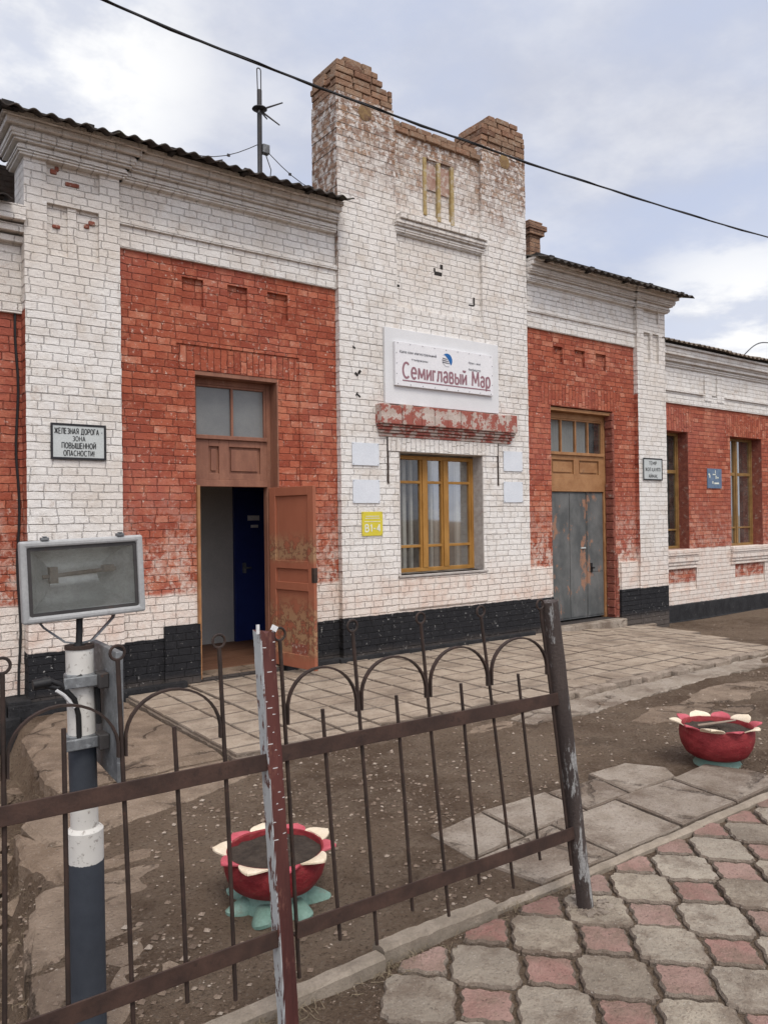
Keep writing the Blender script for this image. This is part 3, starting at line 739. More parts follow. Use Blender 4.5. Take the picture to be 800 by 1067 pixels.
def scatter():
    b = MB()
    OCT = [(1, 0, 0), (-1, 0, 0), (0, 1, 0), (0, -1, 0), (0, 0, 1), (0, 0, -1)]
    F8 = [(0, 2, 4), (2, 1, 4), (1, 3, 4), (3, 0, 4), (2, 0, 5), (1, 2, 5), (3, 1, 5), (0, 3, 5)]
    def peb(x, y, s, z=None):
        z = gz(x, y) if z is None else z
        v = [(x + px * s * random.uniform(.7, 1.5), y + py * s * random.uniform(.7, 1.5), z + pz * s * random.uniform(.4, .8) + s * .2) for px, py, pz in OCT]
        b.add(v, F8)
    n = 0
    while n < 7500:
        x = random.uniform(.3, 8.5); y = random.uniform(2.53, 5.1)
        dens = .25 + .75 * sst(-.1, .5, fbm(x, y, 1.0) + (.5 if 1.8 < x < 4.6 and y > 3.4 else 0))
        if random.random() > dens: continue
        if 2.7 < x < 5.1 and y < 3.42: continue
        peb(x, y, random.choice((.003, .004, .004, .005, .006, .008, .011, .016)) * random.uniform(.6, 1.2)); n += 1
    for k in range(2200):
        x = random.uniform(.9, 3.4); y = random.uniform(2.2, 2.5) + (0 if x > 1.5 else -.2 * random.random())
        peb(x, y, random.choice((.002, .003, .003, .005)), -.068 if y < 2.44 else None)
    for k in range(500):
        x = random.uniform(-.2, 1.0); y = random.uniform(2.5, 6.5); x = min(x, edge_x(y) - .02); peb(x, y, random.uniform(.004, .02))
    for k in range(420):
        x = random.uniform(8.8, 13); y = random.uniform(6.0, 7.9)
        if not inplat(x, y): peb(x, y, random.uniform(.005, .014))
    o = b.build('gravel', M['stone'], fix=False); o['kind'] = 'stuff'
    # dry grass stalks at the kerb and the trench
    g = MB()
    for k in range(520):
        if k < 300: x = random.gauss(random.choice((1.05, 1.35, 1.9, 2.6)), .12); y = random.gauss(2.45, .03)
        else: y = random.uniform(2.7, 6.5); x = edge_x(y) - abs(random.gauss(.0, .18))
        z = gz(x, y) + .002; a = random.uniform(0, 6.28); L = random.uniform(.02, .07); h = random.uniform(.0, .035)
        g.tube([(x, y, z), (x + L * .5 * math.cos(a), y + L * .5 * math.sin(a), z + h), (x + L * math.cos(a + .3), y + L * math.sin(a + .3), z + h * .6)], [.0012, .001, .0005], 4, caps=False)
    o = g.build('dry_grass', M['straw'], fix=False); o['kind'] = 'stuff'
scatter()

# ------------------------------------------------------------------ station building
B = thing('station_building', (6.5, 8.0, 0), 'old red and white painted brick railway station with a tall stepped brick gable tower', 'building')
PY = 7.70; RY = 7.78
def zr(z): return 1.72 + (z - 1.72) * .991

# pilasters
def pil_panel(b, x0, x1, panels):
    """pilaster head with sunk panels"""
    b.gridwall(x0, x1, 4.20, 5.13, PY, .4, panels)
b = MB(); b.stack(1.59, 2.47, PY, 8.1, -.3, 4.20); b.stack(1.597, 2.463, PY + .004, 8.1, 4.2, 4.201)
pil_panel(b, 1.59, 2.47, [(1.79, 2.28, 4.91, 5.14, .04), (1.79, 1.98, 4.245, 4.735, .045), (2.06, 2.27, 4.245, 4.735, .045), (1.98, 2.06, 4.30, 4.735, .02)])
b.build('pilaster', M['white'], B)
b = MB(); b.stack(10.90, 11.68, PY, 8.2, -.35, 4.20)
pil_panel(b, 10.90, 11.68, [(11.08, 11.50, 4.91, 5.14, .04), (11.08, 11.26, 4.245, 4.735, .045), (11.33, 11.50, 4.245, 4.735, .045)])
b.build('pilaster', M['white'], B)
# bare patches of brick where limewash fell from the first pilaster head
b = MB()
for x, z, w in ((1.86, 5.055, .06), (2.03, 4.965, .13), (1.88, 4.53, .07), (2.16, 4.595, .05), (2.21, 4.635, .06), (1.89, 5.09, .035)):
    b.box(x - w / 2, x + w / 2, PY + .025, PY + .06, z - .02 + random.uniform(-.01, .01), z + .02)
M['scar'] = simple('brick_scar', (.20, .06, .04), (.30, .10, .065), 20, .9, .8, .01, (.5, .4, .33), (.55, .62), 25, .9)
b.each('brick_scar', M['scar'], B, .008)

# red walls
OP1 = (3.28, 4.27, .03, zr(3.33)); OP2 = (8.86, 10.34, .06, zr(3.38))
b = MB(); holes = [(3.07, 4.55, 2.1, zr(3.60), .018), (*OP1, None)]
for x0, x1 in ((3.14, 3.38), (3.66, 3.90), (4.15, 4.41)): holes.append((x0, x1, zr(4.02), zr(4.315), .045))
b.gridwall(2.47, 5.06, -.25, 4.46, RY, .38, holes); b.build('wall', M['red'], B)
b = MB(); holes = [(*OP2, None)]
for x0, x1 in ((8.95, 9.15), (9.43, 9.67), (9.93, 10.19)): holes.append((x0, x1, zr(4.03), zr(4.285), .045))
b.gridwall(8.29, 10.91, -.25, 4.46, RY, .38, holes); b.build('wall', M['red'], B)
# flat arches of bricks on end
b = MB(); b.box(3.10, 4.52, RY + .012, RY + .1, zr(3.335), zr(3.585)); b.each('flat_arch', M['soldier_red'], B)
b = MB(); b.box(8.66, 10.52, RY - .004, RY + .1, zr(3.39), zr(3.70)); b.each('flat_arch', M['soldier_red'], B)
# low plinth steps at the foot of the walls
b = MB()
b.box(1.40, 3.10, 7.635, 7.71, -.3, .055); b.box(1.40, 1.60, 7.64, 8.05, -.3, .09); b.box(1.30, 1.5, 7.6, 7.9, -.35, -.05)
b.box(4.30, 5.06, 7.70, 7.78, -.2, .055); b.box(5.0, 8.35, 7.665, 7.72, -.2, .05)
b.each('plinth', M['plinth'], B, .012)
for x0, x1 in ((8.29, 8.80), (10.40, 10.91)): b = MB(); b.stack(x0, x1, 7.705, 7.80, -.2, .5); b.build('plinth', M['black_brick'], B, bevel=.008)
for x0, x1 in ((8.31, 8.79), (10.46, 10.905)): b = MB(); b.stack(x0, x1, 7.745, 7.80, .502, .94); b.build('wall', M['cream'], B)

b = MB(); b.stack(2.9, 3.285, 7.735, 7.80, -.2, .62); b.build('plinth', M['black_brick'], B)

# white frieze over the red walls
def frieze(x0, x1):
    b = MB(); b.box(x0, x1, 7.745, 8.1, 4.46, 4.685); b.box(x0, x1, 7.715, 8.1, 4.685, 4.735); b.box(x0, x1, 7.765, 8.1, 4.735, 5.14)
    b.build('frieze', M['white_top'], B, bevel=.005)
frieze(2.47, 5.06); frieze(8.29, 10.90)
LAY = [(5.12, 5.14, .045), (5.14, 5.16, .062), (5.16, 5.185, .068), (5.185, 5.205, .060), (5.205, 5.222, .048), (5.222, 5.245, .10), (5.245, 5.27, .122), (5.27, 5.315, .132), (5.315, 5.33, .12), (5.33, 5.385, .175), (5.385, 5.435, .215)]
def cornice(x0, x1, y, el, er):
    b = MB()
    for z0, z1, p in LAY: b.box(x0 - p * el, x1 + p * er, y - p, 8.15, z0, z1)
    # joints: single bricks of the fascia courses standing slightly out of line
    for z0, z1, p in LAY[-2:]:
        x = x0
        while x < x1 - .05:
            w = min(random.uniform(.2, .45), x1 - x); q = random.uniform(.001, .010)
            b.box(x + .004, x + w - .004, y - p - q, y - p + .02, z0 + .002, z1 - .003); x += w
    b.build('cornice', M['white_top'], B, bevel=.006)
cornice(1.59, 2.47, PY, 1, 1); cornice(2.47, 5.04, 7.745, 0, 0); cornice(8.31, 10.90, 7.745, 0, 0); cornice(10.90, 11.68, PY, 1, 1)

# tower
T = MB()
T.stack(5.06, 5.92, PY, 8.27, -.2, 6.85, .004); T.stack(7.44, 8.295, PY, 8.27, -.2, 6.85, .004)
WIN = (5.935, 7.385, .985, 2.545)
T.gridwall(5.92, 7.44, -.2, 6.62, PY, .57, [(5.94, 7.42, 4.38, 6.7, .045), (6.42, 6.96, 5.66, 6.42, .075), (*WIN, None)])
tower = T.build('tower', M['tower'], B)
# ragged bare brick tops
b = MB()
def bricks(x0, x1, y0, y1, z0, z1):
    """courses of separate bricks with open joints"""
    z = z0; k = int(z0 / .077)
    while z < z1 - .02:
        zt = z + .069
        off = .13 if k % 2 else 0
        x = x0 - off
        while x < x1 - .02:
            a, c = max(x, x0), min(x + .258, x1)
            if c - a > .05: b.box(a + random.uniform(0, .004), c - .011 + random.uniform(-.006, .002), y0 + random.uniform(-.012, .008), y0 + .13, z + random.uniform(-.002, .002), zt)
            x += .264
        y = y0 + .125 + (0 if k % 2 else .12)
        while y < y1 - .03:
            c = min(y + .258, y1)
            for xa, xb in ((x0, x0 + .13), (x1 - .13, x1)):
                j = random.uniform(-.005, .005); b.box(xa + j, xb + j, y + .004, c - .003, z + random.uniform(-.002, .002), zt)
            y += .264
        z += .077; k += 1
    b.box(x0 + .022, x1 - .022, y0 + .022, y1 - .022, z0 - .004, z1 - .014)
bricks(5.06, 5.915, 7.70, 8.26, 6.853, 7.00)
bricks(5.045, 5.91, 7.69, 8.27, 7.005, 7.08); bricks(5.06, 5.76, 7.69, 8.26, 7.084, 7.16); bricks(5.07, 5.69, 7.69, 8.26, 7.163, 7.24); bricks(5.20, 5.62, 7.72, 8.2, 7.243, 7.33)
bricks(7.44, 8.295, 7.70, 8.26, 6.853, 6.92); bricks(7.435, 8.30, 7.69, 8.27, 6.925, 7.0); bricks(7.44, 8.30, 7.69, 8.26, 7.003, 7.15); bricks(7.50, 8.28, 7.70, 8.24, 7.155, 7.23); bricks(7.60, 8.17, 7.70, 8.2, 7.233, 7.315)
bricks(5.925, 7.435, 7.705, 8.2, 6.622, 6.695); bricks(5.93, 7.43, 7.73, 8.2, 6.70, 6.775)
b.build('turret_brick', M['loose'], tower, bevel=.008)
b = MB()
for x, z in ((5.48, 6.69), (7.88, 6.72)):
    n = 14
    v = [(x + .10 * math.cos(2 * PI * i / n), PY - .004, z + .10 * math.sin(2 * PI * i / n)) for i in range(n)] + [(x + .07 * math.cos(2 * PI * i / n), PY - .009, z + .07 * math.sin(2 * PI * i / n)) for i in range(n)]
    b.add(v, [(i, (i + 1) % n, n + (i + 1) % n, n + i) for i in range(n)] + [tuple(range(n, 2 * n))])
M['medal'] = simple('ochre_stone', (.19, .115, .06), (.31, .21, .09), 9, .9, .8, .01, (.12, .06, .05), (.52, .62), 7, .8)
b.each('medallion', M['medal'], tower)
b = MB()
for x in (6.45, 6.69, 6.925): b.box(x - .028, x + .028, PY + .03, PY + .08, 5.62 if x > 6.5 else 5.66, 6.42 - .02 * random.random())
b.each('niche_bar', M['yellow_strip'], tower, .006)
M['nbrick'] = simple('niche_brick', (.30, .17, .13), (.42, .29, .23), 9, .9, .8, .01, (.52, .46, .40), (.47, .56), 14, .9)
b = MB(); b.box(6.49, 6.655, PY + .06, PY + .08, 6.02, 6.34); b.box(6.73, 6.89, PY + .06, PY + .08, 6.0, 6.36); b.each('niche_brick', M['nbrick'], tower)
b = MB()
for z0, z1, p in [(5.31, 5.335, .03), (5.335, 5.36, .05), (5.36, 5.385, .06), (5.385, 5.405, .055), (5.405, 5.43, .085), (5.43, 5.47, .105), (5.47, 5.485, .095)]:
    b.box(5.94 - p * .3, 7.42 + p * .6, PY + .04 - p, PY + .06, z0, z1)
x = 5.95
while x < 7.44:
    w = random.uniform(.10, .14); b.box(x + .006, min(x + w, 7.46), PY - .085 + random.uniform(-.01, .004), PY + .04, 5.487, 5.56 + random.uniform(-.006, .004)); x += w
b.build('tower_cornice', M['white_top'], tower, bevel=.006)
# cracks and holes in the limewash
b = MB()
for x, z, w, h in ((6.66, 4.93, .13, .05), (6.72, 5.03, .05, .06), (6.60, 4.97, .03, .05), (7.30, 4.66, .03, .11), (7.25, 4.60, .10, .02), (5.99, 4.66, .05, .03)):
    b.box(x - w / 2, x + w / 2, PY + .043, PY + .05, z - h / 2, z + h / 2)
for x, z, w, h in ((5.30, 3.46, .05, .03), (5.345, 3.49, .03, .05), (5.33, 3.20, .05, .02), (5.30, 3.22, .015, .05), (5.27, 3.78, .04, .02)):
    b.rbox((x, PY - .002, z), (w, .008, h), Matrix.Rotation(.6, 3, 'Y'))
b.each('crack', M['dark'], tower)

# lintel shelf
b = MB()
b.box(5.62, 7.90, PY - .025, PY + .05, 2.725, 2.765); b.box(5.61, 7.91, PY - .05, PY + .05, 2.768, 2.80); b.box(5.60, 7.925, PY - .075, PY + .05, 2.804, 2.84)
b.box(5.59, 7.93, PY - .10, PY + .05, 2.844, 2.868)
x = 5.575
while x < 7.93:
    w = min(random.uniform(.12, .27), 7.945 - x); b.box(x, x + w - .004, PY - .125 + random.uniform(-.008, .008), PY + .05, 2.872, 3.115 + random.uniform(-.012, .012)); x += w
b.build('lintel_shelf', M['lintel'], B, bevel=.010)
b = MB(); b.box(5.76, 7.66, PY - .012, PY + .04, 2.55, 2.722); b.build('flat_arch', M['soldier_white'], B)
b = MB()
for x in (5.755, 7.665): b.box(x - .012, x + .012, PY - .010, PY + .01, 2.14, 2.722)
b.each('bracket_strap', M['rust'], B)
b = MB(); b.box(5.90, 7.42, PY - .02, PY + .2, .555, .945); b.build('apron_panel', M['cream'], B, bevel=.012)

# windows
def window(x0, x1, z0, z1, yf, mull, trans, mat, inner=None, fw=.05, parts=None, curt=True, sillmat=None):
    b = MB(); d = .07
    b.box(x0, x0 + fw, yf, yf + d, z0, z1); b.box(x1 - fw, x1, yf, yf + d, z0, z1)
    b.box(x0 + fw, x1 - fw, yf, yf + d, z1 - fw, z1); b.box(x0 + fw, x1 - fw, yf, yf + d, z0, z0 + fw)
    for m_, w in mull: b.box(m_ - w / 2, m_ + w / 2, yf - .006, yf + d - .006, z0 + fw, z1 - fw)
    xs = [x0 + fw] + sorted(q for m_, w in mull for q in (m_ - w / 2, m_ + w / 2)) + [x1 - fw]
    for a, c in zip(xs[::2], xs[1::2]):
        s_ = .028
        b.box(a, a + s_, yf + .012, yf + d - .01, z0 + fw, z1 - fw); b.box(c - s_, c, yf + .012, yf + d - .01, z0 + fw, z1 - fw)
        for t, w in trans: b.box(a + s_, c - s_, yf + .012, yf + d - .01, t - w / 2, t + w / 2)
    f = b.build('window', mat, B, bevel=.004)
    g = MB(); g.add([(x0 + fw, yf + .04, z0 + fw), (x1 - fw, yf + .04, z0 + fw), (x1 - fw, yf + .04, z1 - fw), (x0 + fw, yf + .04, z1 - fw)], [(0, 1, 2, 3)])
    g.build('pane', M['glass'], f)
    if inner:
        i = MB()
        for xm, w in inner: i.box(xm - w / 2, xm + w / 2, yf + .16, yf + .20, z0 + .02, z1 - .02)
        for t, w in trans: i.box(x0, x1, yf + .165, yf + .195, t - w / 2, t + w / 2)
        i.build('inner_frame', M['inner_white'], f)
    if curt:
        c = MB(); n = 60
        for xa, xb in curt:
            vs = []
            for k in range(n + 1):
                x = xa + (xb - xa) * k / n; vs += [(x, yf + .33 + .025 * math.sin(k * 1.1), z0 - .1), (x, yf + .33 + .02 * math.sin(k * 1.1 + .3), z1 + .05)]
            c.add(vs, [(2 * k, 2 * k + 2, 2 * k + 3, 2 * k + 1) for k in range(n)], smooth=True)
        c.build('curtain', M['curtain'], f, fix=False)
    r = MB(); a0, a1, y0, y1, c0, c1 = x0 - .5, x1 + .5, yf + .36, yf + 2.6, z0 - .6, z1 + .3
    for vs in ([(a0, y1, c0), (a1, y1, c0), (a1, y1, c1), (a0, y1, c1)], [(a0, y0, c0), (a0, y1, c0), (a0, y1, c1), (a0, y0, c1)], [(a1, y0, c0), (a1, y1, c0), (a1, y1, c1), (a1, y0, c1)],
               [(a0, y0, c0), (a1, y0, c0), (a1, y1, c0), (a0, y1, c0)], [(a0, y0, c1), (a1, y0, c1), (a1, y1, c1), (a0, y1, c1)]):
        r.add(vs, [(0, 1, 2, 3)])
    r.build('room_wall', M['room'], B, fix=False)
    return f
f = window(5.935, 7.385, 1.0, 2.52, 7.89, [(6.50, .075), (6.865, .075)], [(2.175, .035), (1.335, .035)], M['ochre_wood'],
           inner=[(6.28, .055), (6.40, .04), (6.75, .045), (6.84, .04), (7.22, .06)], curt=None)
b = MB(); b.box(5.90, 7.43, PY - .035, 7.89, .955, .985); b.build('sill', M['plaster_reveal'], f, bevel=.008)
b = MB(); b.box(7.372, 7.386, PY + .004, 7.89, .985, 2.545); b.box(5.935, 5.949, PY + .004, 7.89, .985, 2.545); b.each('reveal', M['plaster_reveal'], f)

# entrance with the open leaf
def doorframe(x0, x1, z0, z1, yf, fw, zt, zpan, zdoor, mat, nm, pan, mullx):
    b = MB(); d = .09
    b.box(x0, x0 + fw, yf, yf + d, z0, z1); b.box(x1 - fw, x1, yf, yf + d, z0, z1); b.box(x0 + fw, x1 - fw, yf, yf + d, z1 - fw, z1)
    b.box(x0 + fw, x1 - fw, yf - .03, yf + d, zt - .025, zt + .02)          # transom sill
    b.box(x0 + fw, x1 - fw, yf - .012, yf + d, zdoor, zpan[0])              # lintel board
    b.box(x0 + fw, x1 - fw, yf + .03, yf + .06, zpan[0], zt - .025)         # panel back
    xs = [x0 + fw] + [q for p in pan for q in p] + [x1 - fw]
    for a, c in zip(xs[::2], xs[1::2]): b.box(a, c, yf, yf + .03, zpan[0], zt - .025)
    for a, c in pan:
        b.box(a, c, yf, yf + .03, zpan[0], zpan[0] + .07); b.box(a, c, yf, yf + .03, zt - .10, zt - .025)
        b.box(a + .03, c - .03, yf + .012, yf + .03, zpan[0] + .10, zt - .13)
    for m_ in mullx: b.box(m_ - .014, m_ + .014, yf + .012, yf + .06, zt + .02, z1 - fw)
    s_ = .025
    b.box(x0 + fw, x0 + fw + s_, yf + .01, yf + .07, zt + .02, z1 - fw); b.box(x1 - fw - s_, x1 - fw, yf + .01, yf + .07, zt + .02, z1 - fw)
    b.box(x0 + fw + s_, x1 - fw - s_, yf + .01, yf + .07, z1 - fw - s_, z1 - fw)
    return b.build(nm, mat, B, bevel=.004)
d1 = doorframe(3.28, 4.27, .03, 3.27, 7.96, .06, 2.63, (2.16, 2.6), 2.085, M['brown_wood'], 'doorway', [(3.50, 3.62), (3.74, 4.13)], [3.79])
b = MB(); b.box(3.34, 4.21, 8.0, 8.006, 2.65, 3.21); b.build('transom_pane', M['dusty_glass'], d1)
b = MB(); b.box(3.27, 4.29, RY + .02, 8.02, 3.27, 3.325); b.build('head_board', M['brown_wood'], d1, bevel=.004)
b = MB(); b.box(3.28, 4.27, RY + .03, 8.3, -.1, .045); b.build('threshold', M['oldslab'], d1, bevel=.01)
b = MB(); b.box(4.258, 4.272, RY + .006, 7.955, .05, 3.28); b.build('reveal', M['brown_wood'], d1)
b = MB(); b.box(3.27, 3.30, 7.74, 7.80, .03, 2.09); b.build('frame_edge', M['ochre_door'], d1)
# door leaf, hinged on the right jamb and swung outwards
hx, hy = 4.235, 7.93; ox, oy = 4.365, 7.17
dv = Vector((ox - hx, oy - hy, 0)); W_ = dv.length; dv.normalize(); nv = Vector((dv.y, -dv.x, 0))   # nv faces the doorway side
Rm = Matrix((dv, -nv, Vector((0, 0, 1)))).transposed()
leafb = MB(); zb, zt_ = .065, 2.075
def lb(u0, u1, z0, z1, t0, t1, b_=None):
    c = Vector((hx, hy, 0)) + dv * (u0 + u1) / 2 + nv * (t0 + t1) / 2; c.z = (z0 + z1) / 2
    (b_ or leafb).rbox(c, (u1 - u0, t1 - t0, z1 - z0), Rm)
lb(0, W_, zb, zt_, -.02, .0)
for u0, u1 in ((0, .11), (W_ - .10, W_)): lb(u0, u1, zb, zt_, 0.0, .022)
for z0, z1 in ((zb, zb + .15), (1.16, 1.25), (.86 + .06, 1.01), (zt_ - .10, zt_)): lb(.11, W_ - .10, z0, z1, 0.0, .022)
door = leafb.build('door', M['leaf'], B, bevel=.005)
b = MB(); lb(W_ - .035, W_ + .004, 1.02, 1.18, -.024, .026, b); b.build('lock_plate', M['rust'], door)
b = MB(); lb(.36, .62, .20, .33, .001, .004, b); b.build('bare_patch', M['scar'], door)
# entrance hall
b = MB()
for vs in ([(2.9, 9.75, 0), (5.6, 9.75, 0), (5.6, 9.75, 3), (2.9, 9.75, 3)], [(3.2, 8.16, 0), (3.2, 9.75, 0), (3.2, 9.75, 3), (3.2, 8.16, 3)], [(5.6, 8.16, 0), (5.6, 9.75, 0), (5.6, 9.75, 3), (5.6, 8.16, 3)],
           [(2.9, 8.16, 2.6), (5.6, 8.16, 2.6), (5.6, 9.75, 2.6), (2.9, 9.75, 2.6)], [(4.30, 8.165, 0), (5.6, 8.165, 0), (5.6, 8.165, 3), (4.30, 8.165, 3)]): b.add(vs, [(0, 1, 2, 3)])
hall = b.build('hall_wall', M['hall_wall'], B, fix=False)
b = MB()
for k in range(16): b.box(2.9, 5.6, 8.1 + k * .105, 8.1 + k * .105 + .102, 0, .052 + random.uniform(-.002, .002))
b.build('hall_floor', M['hall_floor'], hall)
b = MB(); b.box(4.68, 5.42, 9.70, 9.745, .05, 2.12); b.build('inner_door', M['blue_door'], hall, bevel=.005)
b = MB(); b.box(4.62, 4.68, 9.69, 9.748, .05, 2.2); b.box(5.42, 5.5, 9.69, 9.748, .05, 2.2); b.box(4.62, 5.5, 9.688, 9.748, 2.125, 2.2); b.build('inner_frame', M['blue_door'], hall, bevel=.004)
b = MB(); b.tube([(4.75, 9.66, 1.05), (4.85, 9.66, 1.05)], .012, 8); b.box(4.735, 4.77, 9.65, 9.70, .98, 1.12); b.build('handle', M['galv'], hall)
b = MB(); b.box(4.82, 5.0, 9.693, 9.698, 1.70, 1.77); b.box(4.87, 4.98, 9.693, 9.698, 1.60, 1.64); b.each('door_notice', M['paper'], hall)

# side entrance with grey metal leaves
d2 = doorframe(8.86, 10.36, .06, 3.30, 7.93, .09, 2.67, (2.28, 2.6), 2.08, M['ochre_door'], 'doorway', [(9.05, 9.55), (9.68, 10.16)], [9.28, 9.62, 9.92])
b = MB(); b.add([(8.95, 7.97, 2.69), (10.27, 7.97, 2.69), (10.27, 7.97, 3.21), (8.95, 7.97, 3.21)], [(0, 1, 2, 3)]); b.build('transom_pane', M['glass'], d2)
b = MB(); b.box(8.95, 10.06, 8.12, 8.13, 2.66, 3.22); b.build('curtain', M['curtain'], d2)
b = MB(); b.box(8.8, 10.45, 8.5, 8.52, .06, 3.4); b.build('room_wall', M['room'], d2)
b = MB(); b.box(8.84, 10.40, RY + .03, 8.03, 3.30, 3.35); b.build('head_board', M['ochre_door'], d2, bevel=.004)
b = MB(); b.box(8.80, 10.42, 7.62, 8.05, -.15, .055); b.build('step', M['slab'], d2, bevel=.012)
b = MB(); b.box(10.32, 10.36, RY - .01, 7.93, .06, 3.35); 
for k in range(26):
    z = .1 + k * .125; b.box(10.315 - random.uniform(0, .02), 10.345, RY - .02 + random.uniform(0, .02), 7.92, z, z + .115)
for k in range(8):   # the ragged broken arris near the ground
    z = .06 + k * .13; b.box(10.34, 10.36 + .02 * (8 - k) / 2 + random.uniform(0, .02), RY - .03, RY + .02, z, z + .125)
b.build('reveal', M['red_reveal'], d2, bevel=.01)
for x0, x1 in ((8.95, 9.845), (9.855, 10.27)):
    b = MB(); b.box(x0, x1, 7.955, 7.995, .09, 2.075)
    if x1 < 9.9:
        b.box(9.02, 9.44, 7.945, 7.955, .12, 2.05); b.box(9.452, 9.835, 7.945, 7.955, .12, 2.05)
    else: b.box(9.87, 10.25, 7.945, 7.955, .12, .80); b.box(9.87, 10.25, 7.945, 7.955, .81, 2.05)
    lf = b.build('door', M['metal_door'], B, bevel=.004)
    h = MB()
    if x1 < 9.9: h.box(9.70, 9.81, 7.928, 7.946, 1.185, 1.205); h.build('handle', M['sign_grey'], lf)
    else: h.box(9.93, 9.965, 7.925, 7.946, .80, .95); h.box(9.935, 9.99, 7.90, 7.93, .86, .885); h.build('lock', M['black_cable'], lf)

# right wing
WY = 8.0
b = MB(); wins = [(11.72, 12.80, 1.075, 3.19), (14.22, 15.40, 1.06, 3.19), (16.75, 17.85, 1.06, 3.19), (19.3, 20.4, 1.06, 3.19)]
holes = [(*w, None) for w in wins]
holes += [(11.8, 13.02, .33, .72, .05), (14.33, 15.45, .33, .72, .05), (16.85, 17.95, .33, .72, .05)]
b.gridwall(11.60, 24.0, -.5, 3.68, WY, .4, holes); b.build('wall', M['wing'], B)
b = MB()
for x0, x1, _, _ in wins: b.box(x0 - .16, x1 + .16, WY - .006, WY + .1, 3.195, 3.62)
b.each('flat_arch', M['soldier_red'], B)
b = MB(); b.box(11.6, 24, WY - .035, WY + .3, 3.68, 3.89); b.box(11.6, 13.27, WY - .07, WY + .3, 3.89, 3.915); b.box(14.0, 24, WY - .07, WY + .3, 3.89, 3.915); b.box(11.6, 24, WY - .02, WY + .3, 3.915, 4.35)
for x0, x1 in ((13.30, 13.53), (13.72, 13.95)): b.box(x0, x1, WY - .05, WY, 3.80, 4.27)
for z0, z1, p in ((4.33, 4.36, .05), (4.36, 4.39, .07), (4.39, 4.41, .06), (4.41, 4.46, .12), (4.46, 4.50, .14), (4.50, 4.62, .2), (4.62, 4.66, .24)): b.box(11.6, 24, WY - p, WY + .3, z0, z1)
b.build('frieze', M['white_top'], B, bevel=.005)
b = MB()
for x0, x1, _, _ in wins: 
    b.box(x0 - .05, x1 + .22, WY - .07, WY + .15, .965, 1.065); b.box(x0 - .05, x1 + .22, WY - .05, WY + .1, .84, .962); b.box(x0 - .05, x1 + .22, WY - .035, WY + .1, .79, .838); b.box(x0 - .05, x1 + .22, WY - .02, WY + .1, .725, .788)
b.each('sill_band', M['cream'], B, .008, per=4)
b = MB(); b.box(11.69, 24, WY - .03, WY + .2, -.5, .085); b.box(11.69, 24, WY - .05, WY + .2, -.5, -.2); b.build('plinth', M['plinth'], B, bevel=.012)
# ragged cream paint over the sunk red panels
M['mixpanel'] = masonry('apron_mixed', 'red', zcream=.47, rough_low=.8)
b = MB()
for x0, x1 in ((11.8, 13.02), (14.33, 15.45), (16.85, 17.95)):
    b.box(x0, x1, WY + .03, WY + .06, .33, .72)
b.each('apron_panel', M['mixpanel'], B)
for i, (x0, x1, z0, z1) in enumerate(wins[:3]):
    xm = (x0 + x1) / 2
    window(x0, x1, z0, z1, WY + .2, [(xm - .02, .06)], [(2.48, .06), (1.42, .03)], M['olive_wood'], inner=[(xm - .25, .06), (xm + .22, .06), (xm + .35, .05)], curt=[(x0 + .1, x0 + .42), (x1 - .38, x1 - .08)])
b = MB()
for x0, x1, z0, z1 in wins[:3]: 
    b.box(x1 - .008, x1 + .006, WY + .004, WY + .2, z0, z1)
b.each('reveal', M['red_reveal'], B)
# left wing
b = MB(); b.gridwall(-9, 1.595, -.6, 3.68, 7.88, .4, []); b.build('wall', M['red_left'], B)
b = MB(); b.box(-9, 1.595, 7.84, 8.2, 3.68, 4.36)
for z0, z1, p in ((4.33, 4.39, .07), (4.41, 4.48, .13), (4.50, 4.64, .2)): b.box(-9, 1.595, 7.84 - p, 8.2, z0, z1)
b.build('frieze', M['white_top'], B, bevel=.005)

# roofs
def roof(x0, x1, ye, ze, slope, L, mat, jit=.012, pitch=.15, amp=.017):
    b = MB(); x = x0; k = 0
    while x < x1 - .1:
        w = min(1.05, x1 - x + .0); n = max(4, int(w / .0125))
        for row in range(3):
            y0 = row * 1.4; y1 = min(y0 + 1.55, L); dz = .012 * row + .008 * (k % 2) + random.uniform(-jit, jit) * .6; over = random.uniform(-.03, .03)
            top = []; bot = []
            for i in range(n + 1):
                xx = x + (w + .04) * i / n; wv = amp * math.sin(2 * PI * (xx - x0) / pitch)
                for yy in (y0 + (over if row == 0 else 0), y1):
                    top.append((xx, ye + yy, ze + yy * slope + wv + dz)); bot.append((xx, ye + yy, ze + yy * slope + wv + dz - .011))
            m = len(top); fs = []
            for i in range(n):
                a = 2 * i; fs += [(a, a + 2, a + 3, a + 1), (m + a, m + a + 1, m + a + 3, m + a + 2), (a, m + a, m + a + 2, a + 2), (a + 1, a + 3, m + a + 3, m + a + 1)]
            fs += [(0, 1, m + 1, m), (m - 2, 2 * m - 2, 2 * m - 1, m - 1)]
            b.add(top + bot, fs, smooth=False)
        x += w; k += 1
    return b.build('roof', mat, B, fix=False)
r1 = roof(1.27, 5.03, 7.34, 5.40, .30, 4.2, M['roof'])
r2 = roof(8.30, 11.97, 7.34, 5.37, .30, 4.2, M['roof'])
r3 = roof(11.60, 24, 7.66, 4.70, .28, 4.2, M['roof_wing'])
r4 = roof(-9, 1.42, 7.5, 4.64, .28, 4.2, M['roof'])
b = MB(); b.box(1.40, 5.02, 7.50, 8.2, 5.437, 5.47); b.box(1.36, 1.46, 7.42, 8.2, 5.40, 5.46)
for x in (1.45, 2.1, 2.9, 3.7, 4.5): b.box(x, x + .05, 7.40, 8.2, 5.40, 5.445)
b.build('eave_board', M['dark'], r1)
